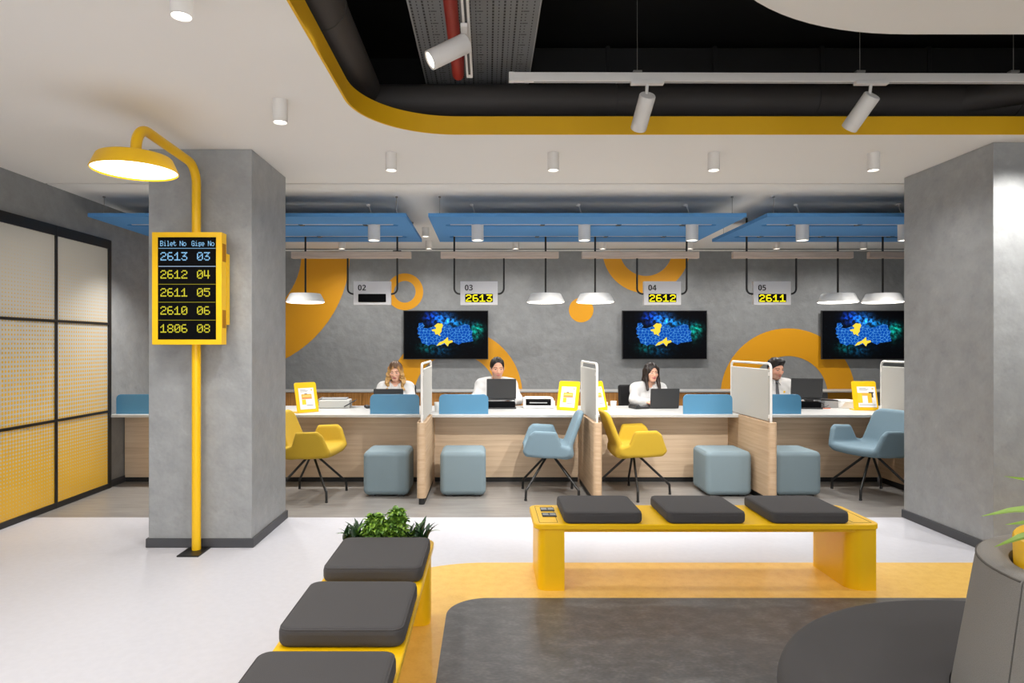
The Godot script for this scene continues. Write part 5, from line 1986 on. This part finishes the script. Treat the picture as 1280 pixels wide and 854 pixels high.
func short_hair(p: Vector3) -> float:
	var g := 0.002 * sin(p.x * 160.0 + p.z * 60.0)
	var d := ell(p, Vector3(0, 0.037, -0.016), Vector3(0.086, 0.107, 0.105)) + g
	if RECEDE == 0.0:
		d = smin(d, ell(p, Vector3(0.01, 0.105, 0.035), Vector3(0.07, 0.036, 0.06)), 0.03)
	d = maxf(d, -ell(p, Vector3(0, -0.045 + RECEDE, 0.1), Vector3(0.074, 0.112, 0.085)))
	var low := -0.075 + 1.25 * maxf(0.0, p.z + 0.03)
	return maxf(d, low - p.y)


func long_hair(p: Vector3) -> float:
	var x := absf(p.x)
	var m := Vector3(x, p.y, p.z)
	var soft := smoothstep(0.04, -0.05, p.y)
	x += WAVE * 0.9 * sin(p.y * 62.0 + p.z * 20.0) * soft
	m = Vector3(x, p.y, p.z + WAVE * 0.8 * cos(p.y * 62.0) * soft)
	var g := WAVE * 0.35 * sin(p.y * 150.0 + p.z * 90.0 + p.x * 60.0) * soft + 0.0016 * sin(p.x * 170.0 + 40.0 * p.y)
	var d := ell(p, Vector3(0, 0.034, -0.018), Vector3(0.092, 0.11, 0.11))
	d = smin(d, cap(m, Vector3(0.03, -0.01, -0.05), Vector3(0.045, -0.2, -0.1), 0.062, 0.05), 0.04)
	d = smin(d, cap(m, Vector3(0.07, 0.05, 0.03), Vector3(0.084 + WAVE, -0.1, 0.025), 0.022, 0.026 + WAVE * 0.6), 0.03)
	d = smin(d, cap(m, Vector3(0.084 + WAVE, -0.1, 0.025), Vector3(0.088 + WAVE * 2.0, -0.235, 0.085), 0.026 + WAVE * 0.8, 0.017), 0.02)
	d += g
	return maxf(d, -ell(p, Vector3(0.008, -0.045, 0.09), Vector3(0.064, 0.116, 0.075)))


func people() -> void:
	var seat := office_chair("black office chair behind the blonde woman", Vector3(-1.1, 0, -7.76), 0.06)
	dup(seat, "office_chair", "black office chair behind the balding man", Vector3(0.1, 0, -7.78), 0.1)
	dup(seat, "office_chair", "black office chair behind the dark-haired woman", Vector3(1.89, 0, -7.78), 0.12)
	dup(seat, "office_chair", "black office chair behind the man in a tie", Vector3(3.42, 0, -7.78), -0.05)
	person("blonde woman in a white shirt looking down at her laptop", Vector3(-1.1, 0, -7.74), 0.04, true, Vector3(0.0, 1.135, 0.11), 0.28, -0.05, 0.9, c8(226, 178, 152), "wavy", "hair_blonde", false)
	person("balding dark-haired man in a white shirt behind a raised monitor", Vector3(0.11, 0, -7.74), 0.0, false, Vector3(0.01, 1.17, 0.12), 0.16, 0.14, 1.0, c8(214, 162, 136), "receding", "hair_black", false)
	person("woman with long straight dark hair in a white shirt", Vector3(1.93, 0, -7.74), 0.06, true, Vector3(0.02, 1.12, 0.11), 0.06, 0.16, 0.9, c8(226, 176, 150), "long", "hair_brown", false)
	person("man in a white shirt and grey tie looking down", Vector3(3.42, 0, -7.74), 0.12, false, Vector3(0.0, 1.165, 0.12), 0.22, 0.12, 0.99, c8(214, 160, 134), "short", "hair_black", true)


func office_chair(label: String, at: Vector3, turn: float) -> Node3D:
	var o := thing("office_chair", label, "office chair", at, turn, "office chairs behind the desks")
	obj("seat", bx(Vector3(0, 0.41, 0.02), Vector3(0.48, 0.075, 0.46), 0.035, 3), M.office_black, o)
	obj("backrest", bx(Vector3(0, 0.72, -0.235), Vector3(0.45, 0.46, 0.06), 0.028, 3, Basis(Vector3.RIGHT, -0.08)), M.office_black, o)
	var st := MB.new()
	st.tube(bend([Vector3(0, 0.38, -0.1), Vector3(0, 0.38, -0.31), Vector3(0, 0.75, -0.29)], 0.06), 0.018, 8)
	obj("back_support", st, M.black_plastic, o)
	var cl := MB.new()
	cl.tube([Vector3(0, 0.08, 0), Vector3(0, 0.38, 0)], 0.025, 12)
	obj("column", cl, M.black_metal, o)
	for k in 5:
		var d := Vector3(sin(TAU * k / 5), 0, cos(TAU * k / 5))
		var t := MB.new()
		t.tube([Vector3(0, 0.1, 0), d * 0.29 + Vector3(0, 0.065, 0)], 0.02, 8, 0.013)
		var lg := obj("leg", t, M.black_plastic, o)
		var cs := MB.new()
		cs.tube([d * 0.29 + Vector3(-0.02, 0.027, 0), d * 0.29 + Vector3(0.02, 0.027, 0)], 0.027, 12)
		obj("caster", cs, M.black_plastic, lg)
	return o
